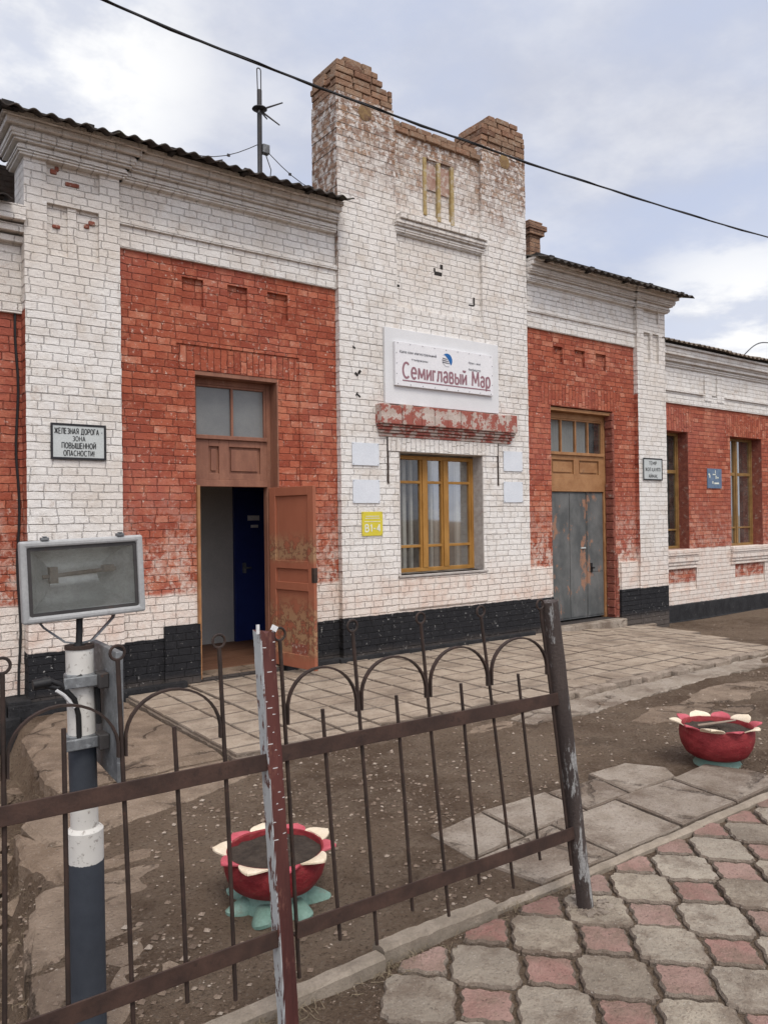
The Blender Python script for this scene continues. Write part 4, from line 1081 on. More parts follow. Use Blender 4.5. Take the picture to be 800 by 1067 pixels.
b = MB(); b.box(8.32, 11.9, 7.50, 8.2, 5.437, 5.47)
for x in (8.5, 9.4, 10.3, 10.87, 11.75): b.box(x, x + .09, 7.42, 8.2, 5.385, 5.445)
b.build('eave_board', M['dark'], r2)
b = MB(); b.box(11.6, 24, 7.78, 8.2, 4.663, 4.69); b.build('eave_board', M['dark'], r3)
b = MB(); b.box(-9, 1.40, 7.56, 8.2, 4.642, 4.66); b.build('eave_board', M['dark'], r4)
# gable ends closing the roofs
b = MB()
for x in (1.50, 11.6): b.add([(x, 7.6, 5.44), (x, 11.5, 5.44), (x, 11.5, 6.6)], [(0, 1, 2)])
b.add([(1.5, 11.5, 4.4), (11.6, 11.5, 4.4), (11.6, 11.5, 6.6), (1.5, 11.5, 6.6)], [(0, 1, 2, 3)])
b.build('gable', M['white_top'], B, fix=False)
# small chimney behind the tower
b = MB(); b.stack(9.20, 9.44, 8.45, 8.70, 5.3, 6.20, .004); b.stack(9.15, 9.49, 8.40, 8.75, 6.20, 6.28, .003); b.stack(9.13, 9.53, 8.38, 8.77, 6.28, 6.36, .003); b.stack(9.16, 9.46, 8.42, 8.73, 6.36, 6.42, .006)
b.build('chimney', M['bare'], B, bevel=.006)

# ------------------------------------------------------------------ signs and plates on the wall
S = thing('name_sign', (6.68, PY, 3.13), 'white station name sign reading Семиглавый Мар above the red shelf', 'sign')
b = MB(); b.box(5.70, 7.66, PY - .045, PY - .004, 3.135, 4.085); b.build('backing_board', M['board'], S, bevel=.004)
b = MB(); b.box(5.83, 7.515, PY - .085, PY - .05, 3.365, 3.915); b.build('sign_panel', M['sign_white'], S, bevel=.003)
ys = PY - .0875
b = MB()
for i in range(9):
    for z in (3.385, 3.895): b.rbox((5.87 + i * .2, ys - .002, z), (.009, .004, .009))
for z in (3.51, 3.64, 3.77):
    for x in (5.85, 7.495): b.rbox((x, ys - .002, z), (.009, .004, .009))
b.each('rivet', M['ink_grey'], S)
letters('lettering', 'Семиглавый Мар', 6.70, 3.565, ys, 1.50, .190, M['ink_purple'], S, stroke=.145)
b = MB(); b.box(5.94, 7.46, ys - .001, ys + .001, 3.428, 3.442); b.build('underline', M['ink_purple'], S)
text('lettering', 'Қала ком магистральный', 6.20, 3.79, ys, .60, .045, M['ink_grey'], S, bold=.02)
text('lettering', 'теміржолы', 6.22, 3.705, ys, .27, .036, M['ink_grey'], S, bold=.02)
text('lettering', 'Орал - жол', 7.17, 3.77, ys, .22, .036, M['ink_grey'], S, bold=.02)
text('lettering', 'бөлімшесі', 7.17, 3.685, ys, .22, .036, M['ink_grey'], S, bold=.02)
# emblem: striped blue globe
b = MB(); cx, cz, R = 6.685, 3.765, .088
n = 40
def arc(a0, a1, r0, r1, dx=0, dz=0):
    vs = []
    for i in range(n + 1):
        a = a0 + (a1 - a0) * i / n
        vs += [(cx + dx + r0 * math.cos(a), ys, cz + dz + r0 * math.sin(a)), (cx + dx + r1 * math.cos(a), ys, cz + dz + r1 * math.sin(a))]
    b.add(vs, [(2 * i, 2 * i + 2, 2 * i + 3, 2 * i + 1) for i in range(n)])
pts = []
for i in range(n + 1): a = -.75 + (2.55 + .75) * i / n; pts.append((cx + R * math.cos(a), ys, cz + R * math.sin(a)))
for i in range(n + 1): t = i / n; pts.append((cx - .05 + .11 * t, ys, cz + .065 - .125 * t + .02 * math.sin(PI * t)))
b.add(pts, [tuple(range(len(pts)))])
b.build('emblem', M['logo_blue'], S, fix=False)
b = MB()
for k, (xa, xb, z) in enumerate(((-.080, .0, .028), (-.088, .02, .002), (-.085, .04, -.024))):
    b.add([(cx + xa, ys, cz + z), (cx + xb, ys, cz + z - .012), (cx + xb, ys, cz + z - .022), (cx + xa, ys, cz + z - .016)], [(0, 1, 2, 3)])
arc(PI * 1.08, PI * 1.62, R * .94, R); b.build('emblem', M['ink_grey'], S, fix=False)

def plate(name, x0, x1, z0, z1, y, mat, label, cat='plate', group=None, t=.008):
    o = thing(name, ((x0 + x1) / 2, y, z0), label, cat, group)
    b = MB(); b.box(x0, x1, y - t, y - .001, z0, z1); b.build('plate', mat, o, bevel=.002)
    b = MB()
    for x in (x0 + .015, x1 - .015):
        for z in (z0 + .015, z1 - .015): b.rbox((x, y - t - .002, z), (.008, .004, .008))
    b.each('screw', M['ink_grey'], o)
    return o
grp = 'blank pale plates beside the window'
plate('blank_plate', 5.215, 5.615, 2.355, 2.63, PY - .006, M['plate'], 'blank pale blue plate, upper of the two left of the yellow framed window', group=grp)
plate('blank_plate', 5.22, 5.62, 1.895, 2.18, PY - .006, M['plate'], 'blank pale blue plate just above the yellow plate', group=grp)
plate('blank_plate', 7.77, 8.145, 2.345, 2.625, PY - .006, M['plate'], 'blank pale blue plate, upper of the two right of the yellow framed window', group=grp)
plate('blank_plate', 7.765, 8.145, 1.905, 2.195, PY - .006, M['plate'], 'blank pale blue plate, lower of the two right of the yellow framed window', group=grp)
o = plate('yellow_plate', 5.345, 5.655, 1.495, 1.79, PY - .006, M['yellow'], 'small yellow plate marked В1-4 on the white wall')
letters('lettering', 'В1-4', 5.505, 1.59, PY - .0165, .225, .085, M['pale_ink'], o, stroke=.2)
b = MB()
for z, w in ((1.735, .20), (1.71, .22), (1.67, .24)): b.box(5.50 - w / 2, 5.50 + w / 2, PY - .0165, PY - .0155, z - .004, z + .004)
b.each('small_print', M['pale_ink'], o)

def warn(name, x0, x1, z0, z1, y, lines, label):
    o = thing(name, ((x0 + x1) / 2, y, z0), label, 'sign')
    b = MB(); b.box(x0, x1, y - .014, y - .002, z0, z1); b.build('plate', M['sign_grey'], o)
    b = MB(); f = .017; q0, q1 = y - .018, y - .0145
    b.box(x0 - .004, x1 + .004, q0, q1, z1 - f, z1 + .004); b.box(x0 - .004, x1 + .004, q0, q1, z0 - .004, z0 + f); b.box(x0 - .004, x0 + f, q0, q1, z0 + f, z1 - f); b.box(x1 - f, x1 + .004, q0, q1, z0 + f, z1 - f)
    b.build('border', M['ink'], o)
    for body, z, w, h in lines: letters('lettering', body, (x0 + x1) / 2, z, y - .0165, w, h, M['ink'], o, stroke=.14)
    return o
warn('warning_sign', 1.80, 2.305, 2.315, 2.65, PY - .004, [('ЖЕЛЕЗНАЯ ДОРОГА -', 2.582, .44, .052), ('ЗОНА', 2.512, .115, .045), ('ПОВЫШЕННОЙ', 2.445, .31, .052), ('ОПАСНОСТИ!', 2.372, .28, .050)], 'grey warning sign with black border reading ЖЕЛЕЗНАЯ ДОРОГА on the white pilaster')
warn('warning_sign', 10.99, 11.515, 2.28, 2.64, PY - .004, [('ТЕМІР', 2.56, .21, .055), ('ЖОЛ ҚАУІПТІ', 2.455, .42, .055), ('АЙМАҚ', 2.345, .24, .055)], 'small framed Kazakh warning sign on the pilaster right of the grey metal doors')
o = plate('blue_plate', 13.39, 13.88, 2.18, 2.55, WY - .006, M['blue_plate'], 'faded blue plate with worn white marks between two tall windows')
b = MB()
for x, z, w, h in ((13.45, 2.44, .05, .03), (13.47, 2.40, .03, .05), (13.62, 2.44, .10, .02), (13.68, 2.39, .03, .06), (13.74, 2.38, .05, .025), (13.57, 2.29, .03, .05), (13.70, 2.275, .16, .03), (13.66, 2.49, .02, .06)):
    b.rbox((x, WY - .0165, z), (w, .002, h))
b.each('worn_lettering', M['pale_ink'], o)

# cable down the corner beside the first pilaster
b = MB(); pts = []
for i in range(30):
    z = 4.4 - 4.7 * i / 29; pts.append((1.545 + .012 * math.sin(i * .9), 7.865 + .004 * math.sin(i * 2.1), z))
b.tube(pts, .012, 6); tag(b.build('wall_cable', M['black_cable']), 'thin black cable running down the wall corner at the far left', 'cable')

# ------------------------------------------------------------------ antenna and overhead wires
A = thing('roof_antenna', (4.71, 9.0, 5.9), 'dark antenna mast with a disc and folded dipole on the left roof', 'antenna')
b = MB(); b.tube([(4.71, 9.0, 5.6), (4.72, 9.0, 7.32)], .032, 8); b.build('mast', M['steel_dark'], A)
b = MB(); pts = [(4.70, 9, 7.1)] + [(4.715 + .028 * math.cos(a), 9, 7.58 + .028 * math.sin(a)) for a in [PI * (1 - i / 8) for i in range(9)]] + [(4.743, 9, 7.15)]
b.tube(pts, .008, 6); b.build('dipole', M['steel_dark'], A)
b = MB(); b.lathe([(.0, .02), (.09, .015), (.10, 0), (.07, -.02), (0, -.025)], 16, (4.72, 9, 7.07)); b.build('disc', M['steel_dark'], A)
b = MB()
for e in ((4.98, 8.85, 7.17), (4.96, 9.25, 7.12), (4.93, 8.85, 6.86), (4.60, 8.8, 6.9)): b.tube([(4.72, 9, 7.06), e], [.014, .009], 6)
b.build('radial', M['steel_dark'], A)
b = MB(); b.box(4.745, 4.845, 8.96, 9.04, 6.50, 6.62); b.build('junction_box', M['galv'], A, bevel=.008)
b = MB()
for e in ((3.25, 8.6, 6.05), (5.75, 8.6, 6.00)):
    s_ = Vector((4.72, 9, 6.62)); e = Vector(e); b.tube([s_.lerp(e, t / 8) - Vector((0, 0, .16 * math.sin(PI * t / 8))) for t in range(9)], .0055, 5)
    c = s_.lerp(e, .35) - Vector((0, 0, .145)); b.rbox(c, (.035, .02, .03))
b.tube([(4.72, 9, 6.6), (4.50, 8.6, 5.95), (4.42, 8.3, 5.65)], .006, 5); b.tube([(4.80, 9, 6.5), (4.86, 8.97, 6.3), (4.84, 8.97, 6.15), (4.75, 8.97, 6.02), (4.6, 8.8, 5.85), (4.52, 8.6, 5.95)], .007, 5)
b.build('guy_wire', M['steel_dark'], A)
b = MB(); key = [(-2.5, 6.28), (1.9, 6.03), (4.04, 6.00), (5.96, 6.005), (8.75, 6.08), (12.84, 6.29), (17.0, 6.62)]
pts = []
for (xa, za), (xb, zb_) in zip(key, key[1:]):
    for t in range(10): pts.append((xa + (xb - xa) * t / 10, 6.5, za + (zb_ - za) * t / 10))
pts.append((17, 6.5, 6.62))
sm = [(x, y, sum(pts[max(0, min(len(pts) - 1, i + d))][2] for d in range(-6, 7)) / 13) for i, (x, y, z) in enumerate(pts)]
b.tube(sm, .013, 6)
tw = [(x, 6.5 + .017 * math.cos(i * .9), z + .012 * math.sin(i * .9)) for i, (x, y, z) in enumerate(sm)]
b.tube(tw, .006, 5); tag(b.build('overhead_cable', M['black_cable']), 'thick dark overhead cable crossing the sky in front of the tower', 'cable')
b = MB(); s_, e = Vector((14.75, 8.0, 4.80)), Vector((17.7, 9.0, 5.62))
b.tube([s_.lerp(e, t / 10) + Vector((0, 0, .10 * math.sin(PI * t / 10))) for t in range(11)], .013, 6); b.tube([e, e + Vector((6, 1, .9))], .013, 6)
tag(b.build('service_wire', M['steel_dark']), 'thin wire rising from the roof of the right wing', 'cable')

# ------------------------------------------------------------------ iron fence
FY = 2.27
Fn = thing('iron_fence', (1.25, FY, -.06), 'rusty brown iron fence with arches, ringed bars and two leaning posts', 'fence')
def bar(x0, z0, x1, z1, r=.0068, y=FY + .012): 
    b = MB(); b.tube([(x1, y, z1), ((x0 + x1) / 2 + random.uniform(-.004, .004), y, (z0 + z1) / 2), (x0, y, z0)], r, 8); return b
longs = [(1.247, 1.305), (1.54, 1.628), (1.852, 1.972), (2.165, 2.328), (2.515, 2.69)]
lefts = [(-.22, -.21), (.09, .11), (.405, .40), (.712, .747), (1.03, 1.072)]
for seq, zb0 in ((longs, .175), (lefts, .19)):
    for xt, xb in seq:
        o = bar(xb, zb0 + random.uniform(-.01, .01), xt, 1.315).build('bar', M['rust'], Fn)
        r = MB(); r.ring((xt - .001, FY + .012, 1.335), .021, .0045); r.build('ring', M['rust'], o)
    for (a, a2), (c, c2) in zip(seq, seq[1:]):
        f = (1.34 - 1.05) / 1.15; xa = a + (a2 - a) * f + .012; xc = c + (c2 - c) * f - .010
        pts = [(xa, FY + .012, 1.03)]
        for i in range(17):
            t = PI * (1 - i / 16); k = (xc - xa) / 2
            pts.append(((xa + xc) / 2 + k * math.cos(t) - .012 * math.sin(t), FY + .012, 1.07 + .135 * math.sin(t)))
        pts.append((xc, FY + .012, 1.03))
        b = MB(); b.tube(pts, .0085, 4, flat=(1.3, .55)); b.build('arch', M['rust'], Fn)
for xt, xb, zt2, zb2 in ((1.41, 1.47, 1.06, .245), (1.73, 1.793, 1.06, .245), (2.05, 2.135, 1.06, .245), (2.372, 2.49, 1.055, .245), (.56, .565, 1.14, .23), (.88, .912, 1.09, .24), (.25, .26, 1.12, .23), (-.06, -.05, 1.12, .23)):
    bar(xb, zb2, xt, zt2).build('bar', M['rust'], Fn)
for x0, z0, x1, z1, h in ((1.235, .942, 2.66, .918, .055), (1.29, .342, 2.735, .312, .056), (-.35, .948, 1.20, .925, .056), (-.35, .352, 1.245, .340, .058)):
    b = MB(); a = math.atan2(z1 - z0, x1 - x0)
    Rz = Matrix.Rotation(-a, 3, 'Y'); c = Vector(((x0 + x1) / 2, FY - .003, (z0 + z1) / 2)); L = math.hypot(x1 - x0, z1 - z0)
    b.rbox(c, (L, .006, h), Rz); b.rbox(c + Vector((0, .018, -h / 2 + .003)), (L, .034, .006), Rz)
    b.build('rail', M['rail'], Fn, bevel=.002)
# leaning posts
def post(x0, z0, x1, z1, r, mat, square, top=None):
    b = MB(); n = 22; P = Vector((x0, FY + .01, z0)); Q = Vector((x1, FY + .01, z1))
    if square:
        vs = []; n = 40
        prof = [(-1, 1), (-1, .3), (-1, -.4), (-1, -.86), (-.86, -1), (-.3, -1.06), (.3, -1.08), (.86, -1), (1, -.86), (1, 0), (1, 1), (0, 1)]; k = len(prof)
        for i in range(n + 1):
            c = P.lerp(Q, i / n)
            for u_, w_ in prof:
                vs.append((c.x + r * u_ + random.uniform(-.0008, .0008), c.y + r * w_ + random.uniform(-.0008, .0008), c.z + (0 if i < n else random.uniform(-.012, .006))))
        fs = [(i * k + j, i * k + (j + 1) % k, (i + 1) * k + (j + 1) % k, (i + 1) * k + j) for i in range(n) for j in range(k)] + [tuple(range(n * k, n * k + k))]
        b.add(vs, fs, smooth=False)
    else:
        b.tube([P.lerp(Q, i / n) + Vector((random.uniform(-.0012, .0012), random.uniform(-.0012, .0012), 0)) for i in range(n + 1)], [r * (1 + random.uniform(-.015, .015)) for i in range(n + 1)], 16)
    return b.build('post', mat, Fn)
post(1.272, -.16, 1.187, 1.355, .0265, M['post'], True)
post(2.795, -.16, 2.572, 1.345, .037, M['post_grey'], False)
b = MB(); b.rbox((1.155, FY - .01, 1.362), (.010, .006, .03)); b.rbox((1.215, FY - .01, 1.36), (.02, .008, .018), Matrix.Rotation(.5, 3, 'Y')); b.each('bent_tab', M['paper'], Fn)
b = MB()
for k in range(30):
    a = random.uniform(0, 6.28); rr = random.uniform(.03, .12); s_ = random.uniform(.012, .035)
    b.rbox((2.80 + rr * math.cos(a), FY + .01 + rr * .7 * math.sin(a), -.052), (s_ * 1.5, s_, .03), Matrix.Rotation(a, 3, 'Z') @ Matrix.Rotation(random.uniform(-.4, .4), 3, 'X'))
o = b.build('concrete_crumbs', M['slab'], fix=False); o['kind'] = 'stuff'

# ------------------------------------------------------------------ floodlight on a painted pole
LX, LY = .705, 2.66
L = thing('floodlight_post', (LX + .01, LY, -.2), 'grey rectangular floodlight on a black and white painted pole behind the fence', 'lamp post')
b = MB(); b.tube([(LX + .018, LY, -.3), (LX + .012, LY, .70)], .058, 20); b.tube([(LX + .012, LY, .70), (LX + .012, LY, .712)], [.0585, .046], 20)
b.tube([(LX + .011, LY, .70), (LX, LY, 1.30)], .044, 20); b.build('pole', M['pole'], L)
b = MB(); b.tube([(LX, LY, 1.30), (LX, LY, 1.312)], .047, 18); b.build('pole_cap', M['rust'], L)
hx0, hx1, hz0, hz1, hyf = .518, .905, 1.405, 1.665, LY - .06
Rt = Matrix.Rotation(-.035, 3, 'Y')   # hangs slightly askew
cen = Vector(((hx0 + hx1) / 2, LY, (hz0 + hz1) / 2))
def tl(v): v = Vector(v); return cen + Rt @ (v - cen)
def tilted(b): b.v = [tuple(tl(v)) for v in b.v]; return b
b = MB(); f = .021
xs0, xs1, zs0, zs1 = hx0, hx1, hz0, hz1
# shell: front frame ring and tapering back
def rect(a, y): return [(xs0 + a, y, zs0 + a), (xs1 - a, y, zs0 + a), (xs1 - a, y, zs1 - a), (xs0 + a, y, zs1 - a)]
v = rect(0, hyf) + rect(f, hyf) + rect(0, hyf + .035) + rect(f, hyf + .035)
b.add(v, [q for i in range(4) for q in ((i, (i + 1) % 4, 4 + (i + 1) % 4, 4 + i), (8 + i, 12 + i, 12 + (i + 1) % 4, 8 + (i + 1) % 4), (i, 8 + i, 8 + (i + 1) % 4, (i + 1) % 4), (4 + i, 4 + (i + 1) % 4, 12 + (i + 1) % 4, 12 + i))])
v = [(xs0 + .004, hyf + .035, zs0 + .004), (xs1 - .004, hyf + .035, zs0 + .004), (xs1 - .004, hyf + .035, zs1 - .004), (xs0 + .004, hyf + .035, zs1 - .004), (xs0 + .06, hyf + .15, zs0 + .03), (xs1 - .06, hyf + .15, zs0 + .03), (xs1 - .06, hyf + .15, zs1 - .05), (xs0 + .06, hyf + .15, zs1 - .05)]
b.add(v, [(0, 1, 5, 4), (1, 2, 6, 5), (2, 3, 7, 6), (3, 0, 4, 7), (4, 5, 6, 7)])
hs = tilted(b).build('lamp_housing', M['housing'], L, bevel=.007)
b = MB(); x0, x1, z0, z1 = xs0 + f, xs1 - f, zs0 + f, zs1 - f; y0 = hyf + .014
n = 14; vs = []
for i in range(n + 1):
    t = -1 + 2 * i / n; zz = (z0 + z1) / 2 + t * (z1 - z0) / 2 * .90; d = .115 * (1 - t * t) ** .6
    vs += [(x0 + .012 + .085 * (1 - t * t), y0 + .006 + d, zz), (x1 - .012 - .085 * (1 - t * t), y0 + .006 + d, zz)]
b.add(vs, [(2 * i, 2 * i + 1, 2 * i + 3, 2 * i + 2) for i in range(n)], smooth=True)
for e_, xe in ((0, x0 + .010), (1, x1 - .010)):   # end plates
    vv = [(xe, y0 + .004, z0 + .012)] + [vs[2 * i + e_] for i in range(n + 1)] + [(xe, y0 + .004, z1 - .012)]
    b.add(vv, [tuple(range(len(vv)))])
b.add([(x0, y0, z0), (x1, y0, z0), (x1, y0, z1), (x0, y0, z1), (x0 + .012, y0 + .006, z0 + .011), (x1 - .012, y0 + .006, z0 + .011), (x1 - .012, y0 + .006, z1 - .011), (x0 + .012, y0 + .006, z1 - .011)], [(0, 1, 5, 4), (1, 2, 6, 5), (2, 3, 7, 6), (3, 0, 4, 7)])
tilted(b).build('reflector', M['reflector'], hs, fix=False)
b = MB(); b.tube([(x0 + .055, y0 + .05, (z0 + z1) / 2 + .01), (x1 - .055, y0 + .05, (z0 + z1) / 2 + .02)], .007, 8); b.box(x0 + .075, x0 + .10, y0 + .035, y0 + .065, (z0 + z1) / 2 - .012, (z0 + z1) / 2 + .04); b.box(x1 - .10, x1 - .065, y0 + .035, y0 + .065, (z0 + z1) / 2 + .012, (z0 + z1) / 2 + .034)
tilted(b).build('lamp_tube', M['ceramic'], hs)
b = MB(); g_ = .011; ya, yb = y0 - .006, y0 - .001
v = [(x0 + a, y, z0 + a) for y in (ya, yb) for a in (0,)]
def rc(a, y): return [(x0 + a, y, z0 + a), (x1 - a, y, z0 + a), (x1 - a, y, z1 - a), (x0 + a, y, z1 - a)]
v = rc(.0, ya) + rc(g_, ya) + rc(0, yb) + rc(g_, yb)
b.add(v, [q for i in range(4) for q in ((i, (i + 1) % 4, 4 + (i + 1) % 4, 4 + i), (8 + i, 12 + i, 12 + (i + 1) % 4, 8 + (i + 1) % 4), (4 + i, 4 + (i + 1) % 4, 12 + (i + 1) % 4, 12 + i))])
tilted(b).build('gasket', M['steel_dark'], hs)
b = MB(); b.add([(x0, y0 - .003, z0), (x1, y0 - .003, z0), (x1, y0 - .003, z1), (x0, y0 - .003, z1)], [(0, 1, 2, 3)]); tilted(b).build('glass', M['lamp_glass'], hs, fix=False)
b = MB()
for x in (xs0 + .075, xs1 - .075): b.box(x - .012, x + .012, hyf - .003, hyf + .02, zs1, zs1 + .010); b.box(x - .006, x + .006, hyf - .005, hyf + .015, zs1 + .010, zs1 + .014)
tilted(b).build('clip', M['galv'], hs, bevel=.002)
b = MB(); b.tube([tl((.58, LY + .02, 1.43)), tl((.58, LY + .02, 1.40)), (.60, LY + .02, 1.375), (.66, LY, 1.325), (.70, LY, 1.316), (.745, LY, 1.322), tl((.815, LY + .02, 1.385)), tl((.825, LY + .02, 1.41)), tl((.825, LY + .02, 1.44))], .0085, 4, flat=(1.6, .5))
b.build('bracket', M['galv'], L)
b = MB(); b.tube([(.705, LY - .005, 1.42), (.703, LY - .01, 1.36), (.70, LY - .012, 1.312)], .0105, 8); b.tube([(.703, LY - .012, 1.318), (.70, LY - .012, 1.308)], .018, 8)
b.tube([(.70, LY - .045, 1.215), (.62, LY - .06, 1.19), (.575, LY - .06, 1.205), (.56, LY - .06, 1.218), (.585, LY - .06, 1.225), (.63, LY - .06, 1.20), (.675, LY - .05, 1.145), (.688, LY - .045, 1.09), (.69, LY - .045, 1.0)], .0085, 8)
b.tube([(.548, LY - .06, 1.21), (.60, LY - .06, 1.214)], .016, 8)
b.build('lamp_cable', M['black_cable'], L)
b = MB(); b.tube([(.615, LY - .068, 1.185), (.64, LY - .065, 1.165), (.672, LY - .058, 1.12)], .0055, 6); b.build('wire_core', M['paper'], L)
# metal plate clamped to the pole
b = MB(); b.add([(.775, 2.50, 1.30), (.775, 2.79, 1.305), (.775, 2.79, .90), (.775, 2.50, .88)] + [(.798, 2.50, 1.30), (.798, 2.79, 1.305), (.798, 2.79, .90), (.798, 2.50, .88)],
      [(0, 1, 2, 3), (4, 7, 6, 5), (0, 4, 5, 1), (1, 5, 6, 2), (2, 6, 7, 3), (3, 7, 4, 0)])
pl = b.build('mounting_plate', M['galv'], L, bevel=.003)
for z in (1.20, 1.00):
    b = MB(); b.tube([(LX + .004, LY, z - .02), (LX + .004, LY, z + .02)], .054, 20); b.box(LX - .065, LX + .075, LY - .066, LY - .054, z - .018, z + .018)
    b.build('clamp', M['galv'], L, bevel=.003)
    b = MB(); b.box(.742, .774, LY - .09, LY - .03, z - .025, z + .025); b.build('clamp_block', M['steel_dark'], L, bevel=.004)
b = MB(); b.tube([(LX + .048, LY - .03, 1.17), (LX + .052, LY - .03, 1.05)], .009, 6); b.build('conduit', M['black_cable'], L)

# ------------------------------------------------------------------ tyre planters
def planter(x, y, z, rz, R, H, tilt, npet, label, feet, first):
    o = thing('tire_planter', (x, y, z), label, 'planter', 'painted tyre planters in the yard', local=True, rz=rz)
    b = MB()
    prof = [(.13, .07), (.19, .078), (.235, .10), (.266, .14), (.281, .185), (.283, .22), (.279, .245), (.272, .260), (.262, .254), (.258, .22), (.256, .19)]
    k = R / .283; prof = [(r * k, z_ * H / .262) for r, z_ in prof]
    b.lathe(prof, 60, wob=lambda a, z_: 1 + .012 * math.sin(3 * a + 1) + .006 * math.sin(npet * a))
    b.build('bowl', M['red_tire'], o)
    b = MB(); n = 40; rings = 9; vs = [(0, 0, H * .93)]
    for q in range(1, rings + 1):
        for j in range(n):
            a = 2 * PI * j / n; r = .259 * k * q / rings; vs.append((r * math.cos(a), r * math.sin(a), H * (.93 - .05 * (q / rings) ** 2) + random.uniform(-.008, .008)))
    fs = [(0, 1 + j, 1 + (j + 1) % n) for j in range(n)] + [(1 + (q - 1) * n + j, 1 + q * n + j, 1 + q * n + (j + 1) % n, 1 + (q - 1) * n + (j + 1) % n) for q in range(1, rings) for j in range(n)]
    b.add(vs, fs, smooth=True); b.build('soil', M['soil'], o)
    for i in range(npet):
        b = MB(); a0 = 2 * PI * (i + .5) / npet; half = PI / npet * (1.12 if i % 2 else .95); rows, cols = 6, 9; lay = []
        tl_ = tilt * random.uniform(.85, 1.15); Lp = (.078 if tilt < .6 else .088) * (1.08 if i % 2 else .85) * k * random.uniform(.9, 1.15)
        for s_ in (0, 1):
            for q in range(rows + 1):
                t = q / rows; w = half * (1 - t ** 1.5) ** .85 if t < 1 else 0.02 * half
                d = Lp * t; ang = tl_ * (1 - .45 * t); rr = .268 * k + d * math.cos(ang); zz = H * .985 + d * math.sin(ang) - .012 * t * t - s_ * .007
                for c in range(cols + 1):
                    a = a0 + w * (2 * c / cols - 1); up = .006 * math.cos(PI * (c / cols - .5))
                    lay.append((rr * math.cos(a), rr * math.sin(a), zz + up * t))
        C_ = cols + 1; Nn = (rows + 1) * C_; fs = []
        for q in range(rows):
            for c in range(cols):
                p = q * C_ + c; fs += [(p, p + 1, p + C_ + 1, p + C_), (Nn + p, Nn + p + C_, Nn + p + C_ + 1, Nn + p + 1)]
            for p, fl in ((q * C_, 0), (q * C_ + cols, 1)): fs.append((p, p + C_, Nn + p + C_, Nn + p) if not fl else (p, Nn + p, Nn + p + C_, p + C_))
        fs += [(c + 1, c, Nn + c, Nn + c + 1) for c in range(cols)]
        b.add(lay, fs, smooth=True); b.build('petal', M['petal_cream'] if i % 2 else M['petal_pink'], o)
    # green foot: a drum and leaf shaped flaps lying on the ground
    b = MB(); b.lathe([(.20 * k, -.05), (.20 * k, .015), (.175 * k, .05), (.15 * k, .08), (.14 * k, .10)], 40, wob=lambda a, z_: 1 + .02 * math.sin(5 * a))
    if feet:
        na, nr = 112, 8; vs = []
        for q in range(nr + 1):
            t = q / nr
            for i in range(na):
                a = 2 * PI * i / na; lob = abs(math.cos(3.5 * a)) ** 1.3; sp = .4 + .6 * abs(math.sin(2 * a + 1))
                r = .12 + t * (.03 + .115 * lob * (.7 + .3 * sp)); z_ = .052 - .046 * t ** 1.3 + .010 * math.sin(PI * t) + .012 * math.sin(7 * a + 1) * t
                vs.append((r * math.cos(a), r * math.sin(a), z_))
        vs += [(x_ * .99, y_ * .99, z_ - .016) for x_, y_, z_ in vs[nr * na:]]
        fs = [(q * na + i, q * na + (i + 1) % na, (q + 1) * na + (i + 1) % na, (q + 1) * na + i) for q in range(nr + 1) for i in range(na)]
        b.add(vs, fs, smooth=True)
    else:
        b.lathe([(.30 * k, -.03), (.27 * k, .0), (.21 * k, .022), (.18 * k, .035)], 44, wob=lambda a, z_: 1 + .10 * math.sin(6 * a) + .05 * math.sin(11 * a))
    b.build('planter_foot', M['green'], o)
    return o
planter(1.735, 3.245, -.075, .35, .238, .255, .40, 10, 'red tyre planter with cream and pink petals standing behind the brown fence post', True, True)
planter(5.13, 3.02, -.09, .1, .248, .315, .95, 10, 'red tyre planter at the end of the slab path with a dry stick in it', False, False)
b = MB(); b.tube([(4.99, 3.08, .225), (5.08, 3.03, .232), (5.16, 2.985, .24), (5.24, 2.94, .25)], [.009, .010, .008, .006], 7); b.tube([(5.10, 3.02, .235), (5.15, 3.03, .232)], [.006, .004], 6)
tag(b.build('dry_stick', M['stick']), 'dry pale stick lying on the soil of the far planter', 'stick')

# ------------------------------------------------------------------ sky, sun, camera
w = bpy.data.worlds.new('World'); SC.world = w; w.use_nodes = True; nt = w.node_tree; nt.nodes.clear()
class WN(NT):
    def __init__(s): s.t = nt; s._pos = None
k = WN()
out = nt.nodes.new('ShaderNodeOutputWorld')
SUN_EL, SUN_AZ = math.radians(56), math.radians(-108)   # direction angle in the ground plane, from +x
sd = Vector((math.cos(SUN_EL) * math.cos(SUN_AZ), math.cos(SUN_EL) * math.sin(SUN_AZ), math.sin(SUN_EL)))
sky = k.n('TexSky', sky_type='NISHITA', sun_disc=False, sun_elevation=SUN_EL, sun_rotation=PI / 2 - SUN_AZ, dust_density=2.0, air_density=1.2)
dirv = k.n('TexCoord').outputs['Generated']; dx, dy, dz = k.sep(dirv)
den = k.math('ADD', k.math('MAXIMUM', dz, 0.0), .18)
cv = k.comb(k.math('DIVIDE', dx, den), k.math('DIVIDE', dy, den), 0.0)
c1 = k.noise(cv, .9, 7, .58); c2 = k.noise(cv, 2.6, 6, .6)
cov = k.ss(k.math('ADD', k.math('MULTIPLY', c1, .75), k.math('MULTIPLY', c2, .25)), .36, .62)
skyc = k.n('VectorMath', {0: sky.outputs[0], 1: (.085, .085, .085)}, operation='MULTIPLY').outputs[0]
clear = k.mix(.90, skyc, (.525, .585, .75))
thick = k.ss(c2, .35, .68)
cloud = k.mix(thick, (.51, .53, .61), (.70, .71, .755))
veil = k.mix(k.math('MULTIPLY', cov, .85), clear, cloud)
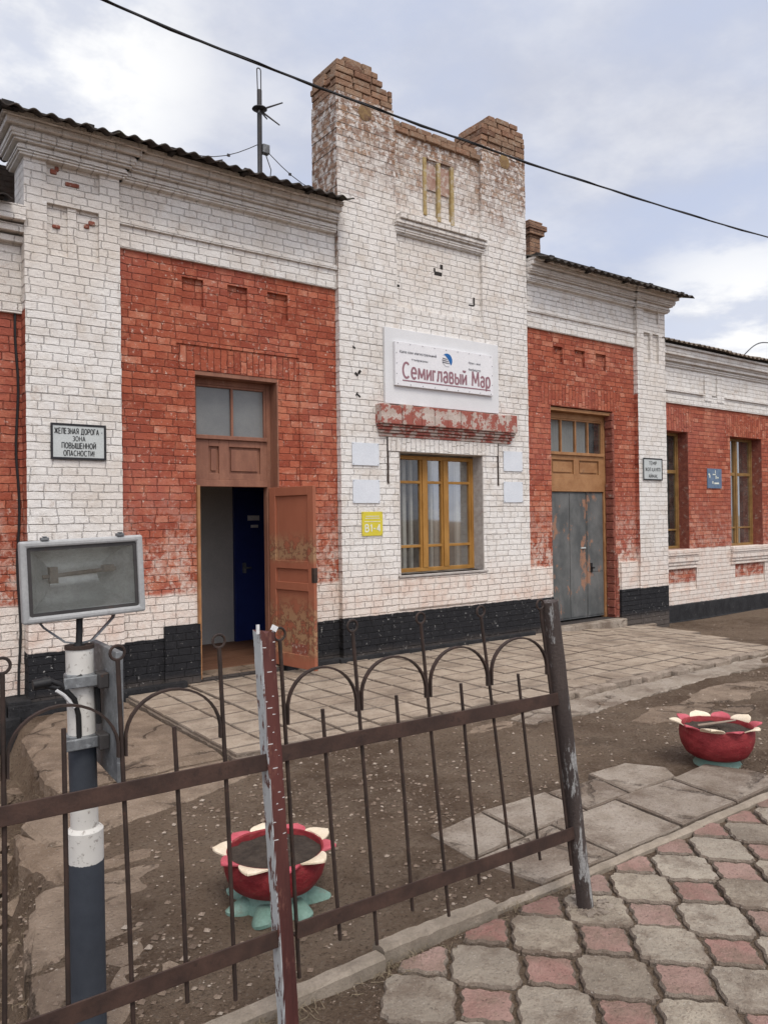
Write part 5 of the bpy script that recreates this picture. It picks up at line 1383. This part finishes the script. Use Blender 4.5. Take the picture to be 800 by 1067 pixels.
for bx, by, bz, lo, hi in ((.222, .844, .489, .985, 1.0), (.872, .456, .178, .982, 1.0)):   # two brighter banks of cloud
    dd = k.n('VectorMath', {0: dirv, 1: (bx, by, bz)}, operation='DOT_PRODUCT').outputs['Value']
    veil = k.mix(k.math('MULTIPLY', k.ss(dd, lo, hi), k.ss(c2, .38, .58, .25, .95)), veil, (.92, .92, .92))
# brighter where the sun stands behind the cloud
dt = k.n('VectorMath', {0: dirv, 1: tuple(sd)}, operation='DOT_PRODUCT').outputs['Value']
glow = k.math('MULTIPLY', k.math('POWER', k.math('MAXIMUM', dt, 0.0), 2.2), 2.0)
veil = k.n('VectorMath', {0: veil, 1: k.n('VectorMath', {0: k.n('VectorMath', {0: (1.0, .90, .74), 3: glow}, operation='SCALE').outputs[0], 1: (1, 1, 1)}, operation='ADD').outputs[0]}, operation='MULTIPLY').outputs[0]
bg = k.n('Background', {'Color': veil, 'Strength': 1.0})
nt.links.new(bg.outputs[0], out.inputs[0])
sl = bpy.data.lights.new('sun', 'SUN'); sl.energy = 1.5; sl.angle = math.radians(22); sl.color = (1, .93, .83)
so = bpy.data.objects.new('sun', sl); COL.objects.link(so); so.rotation_euler = sd.to_track_quat('Z', 'Y').to_euler(); so.location = (0, -5, 12)

th = math.radians(53.55); roll = -.0136; pitch = math.atan(5.5 / 805)
fw = Vector((math.cos(th), math.sin(th), 0)); rt = Vector((math.sin(th), -math.cos(th), 0)); up = Vector((0, 0, 1))
f2 = fw * math.cos(pitch) + up * math.sin(pitch); u2 = up * math.cos(pitch) - fw * math.sin(pitch)
R_ = rt * math.cos(roll) + u2 * math.sin(roll); U_ = u2 * math.cos(roll) - rt * math.sin(roll)
cd = bpy.data.cameras.new('camera'); cd.sensor_fit = 'HORIZONTAL'; cd.sensor_width = 36; cd.lens = 36 * 805 / 800; cd.clip_end = 2000; cd.clip_start = .05
co = bpy.data.objects.new('camera', cd); COL.objects.link(co)
m = Matrix((R_, U_, -f2)).transposed().to_4x4(); m.translation = (0, 0, 1.72); co.matrix_world = m
SC.camera = co
vs = SC.view_settings; vs.view_transform = 'Standard'; vs.look = 'None'; vs.exposure = 0.2; vs.gamma = 1.0; vs.use_curve_mapping = False
for o in bpy.data.objects:
    if 'local' in o: del o['local']
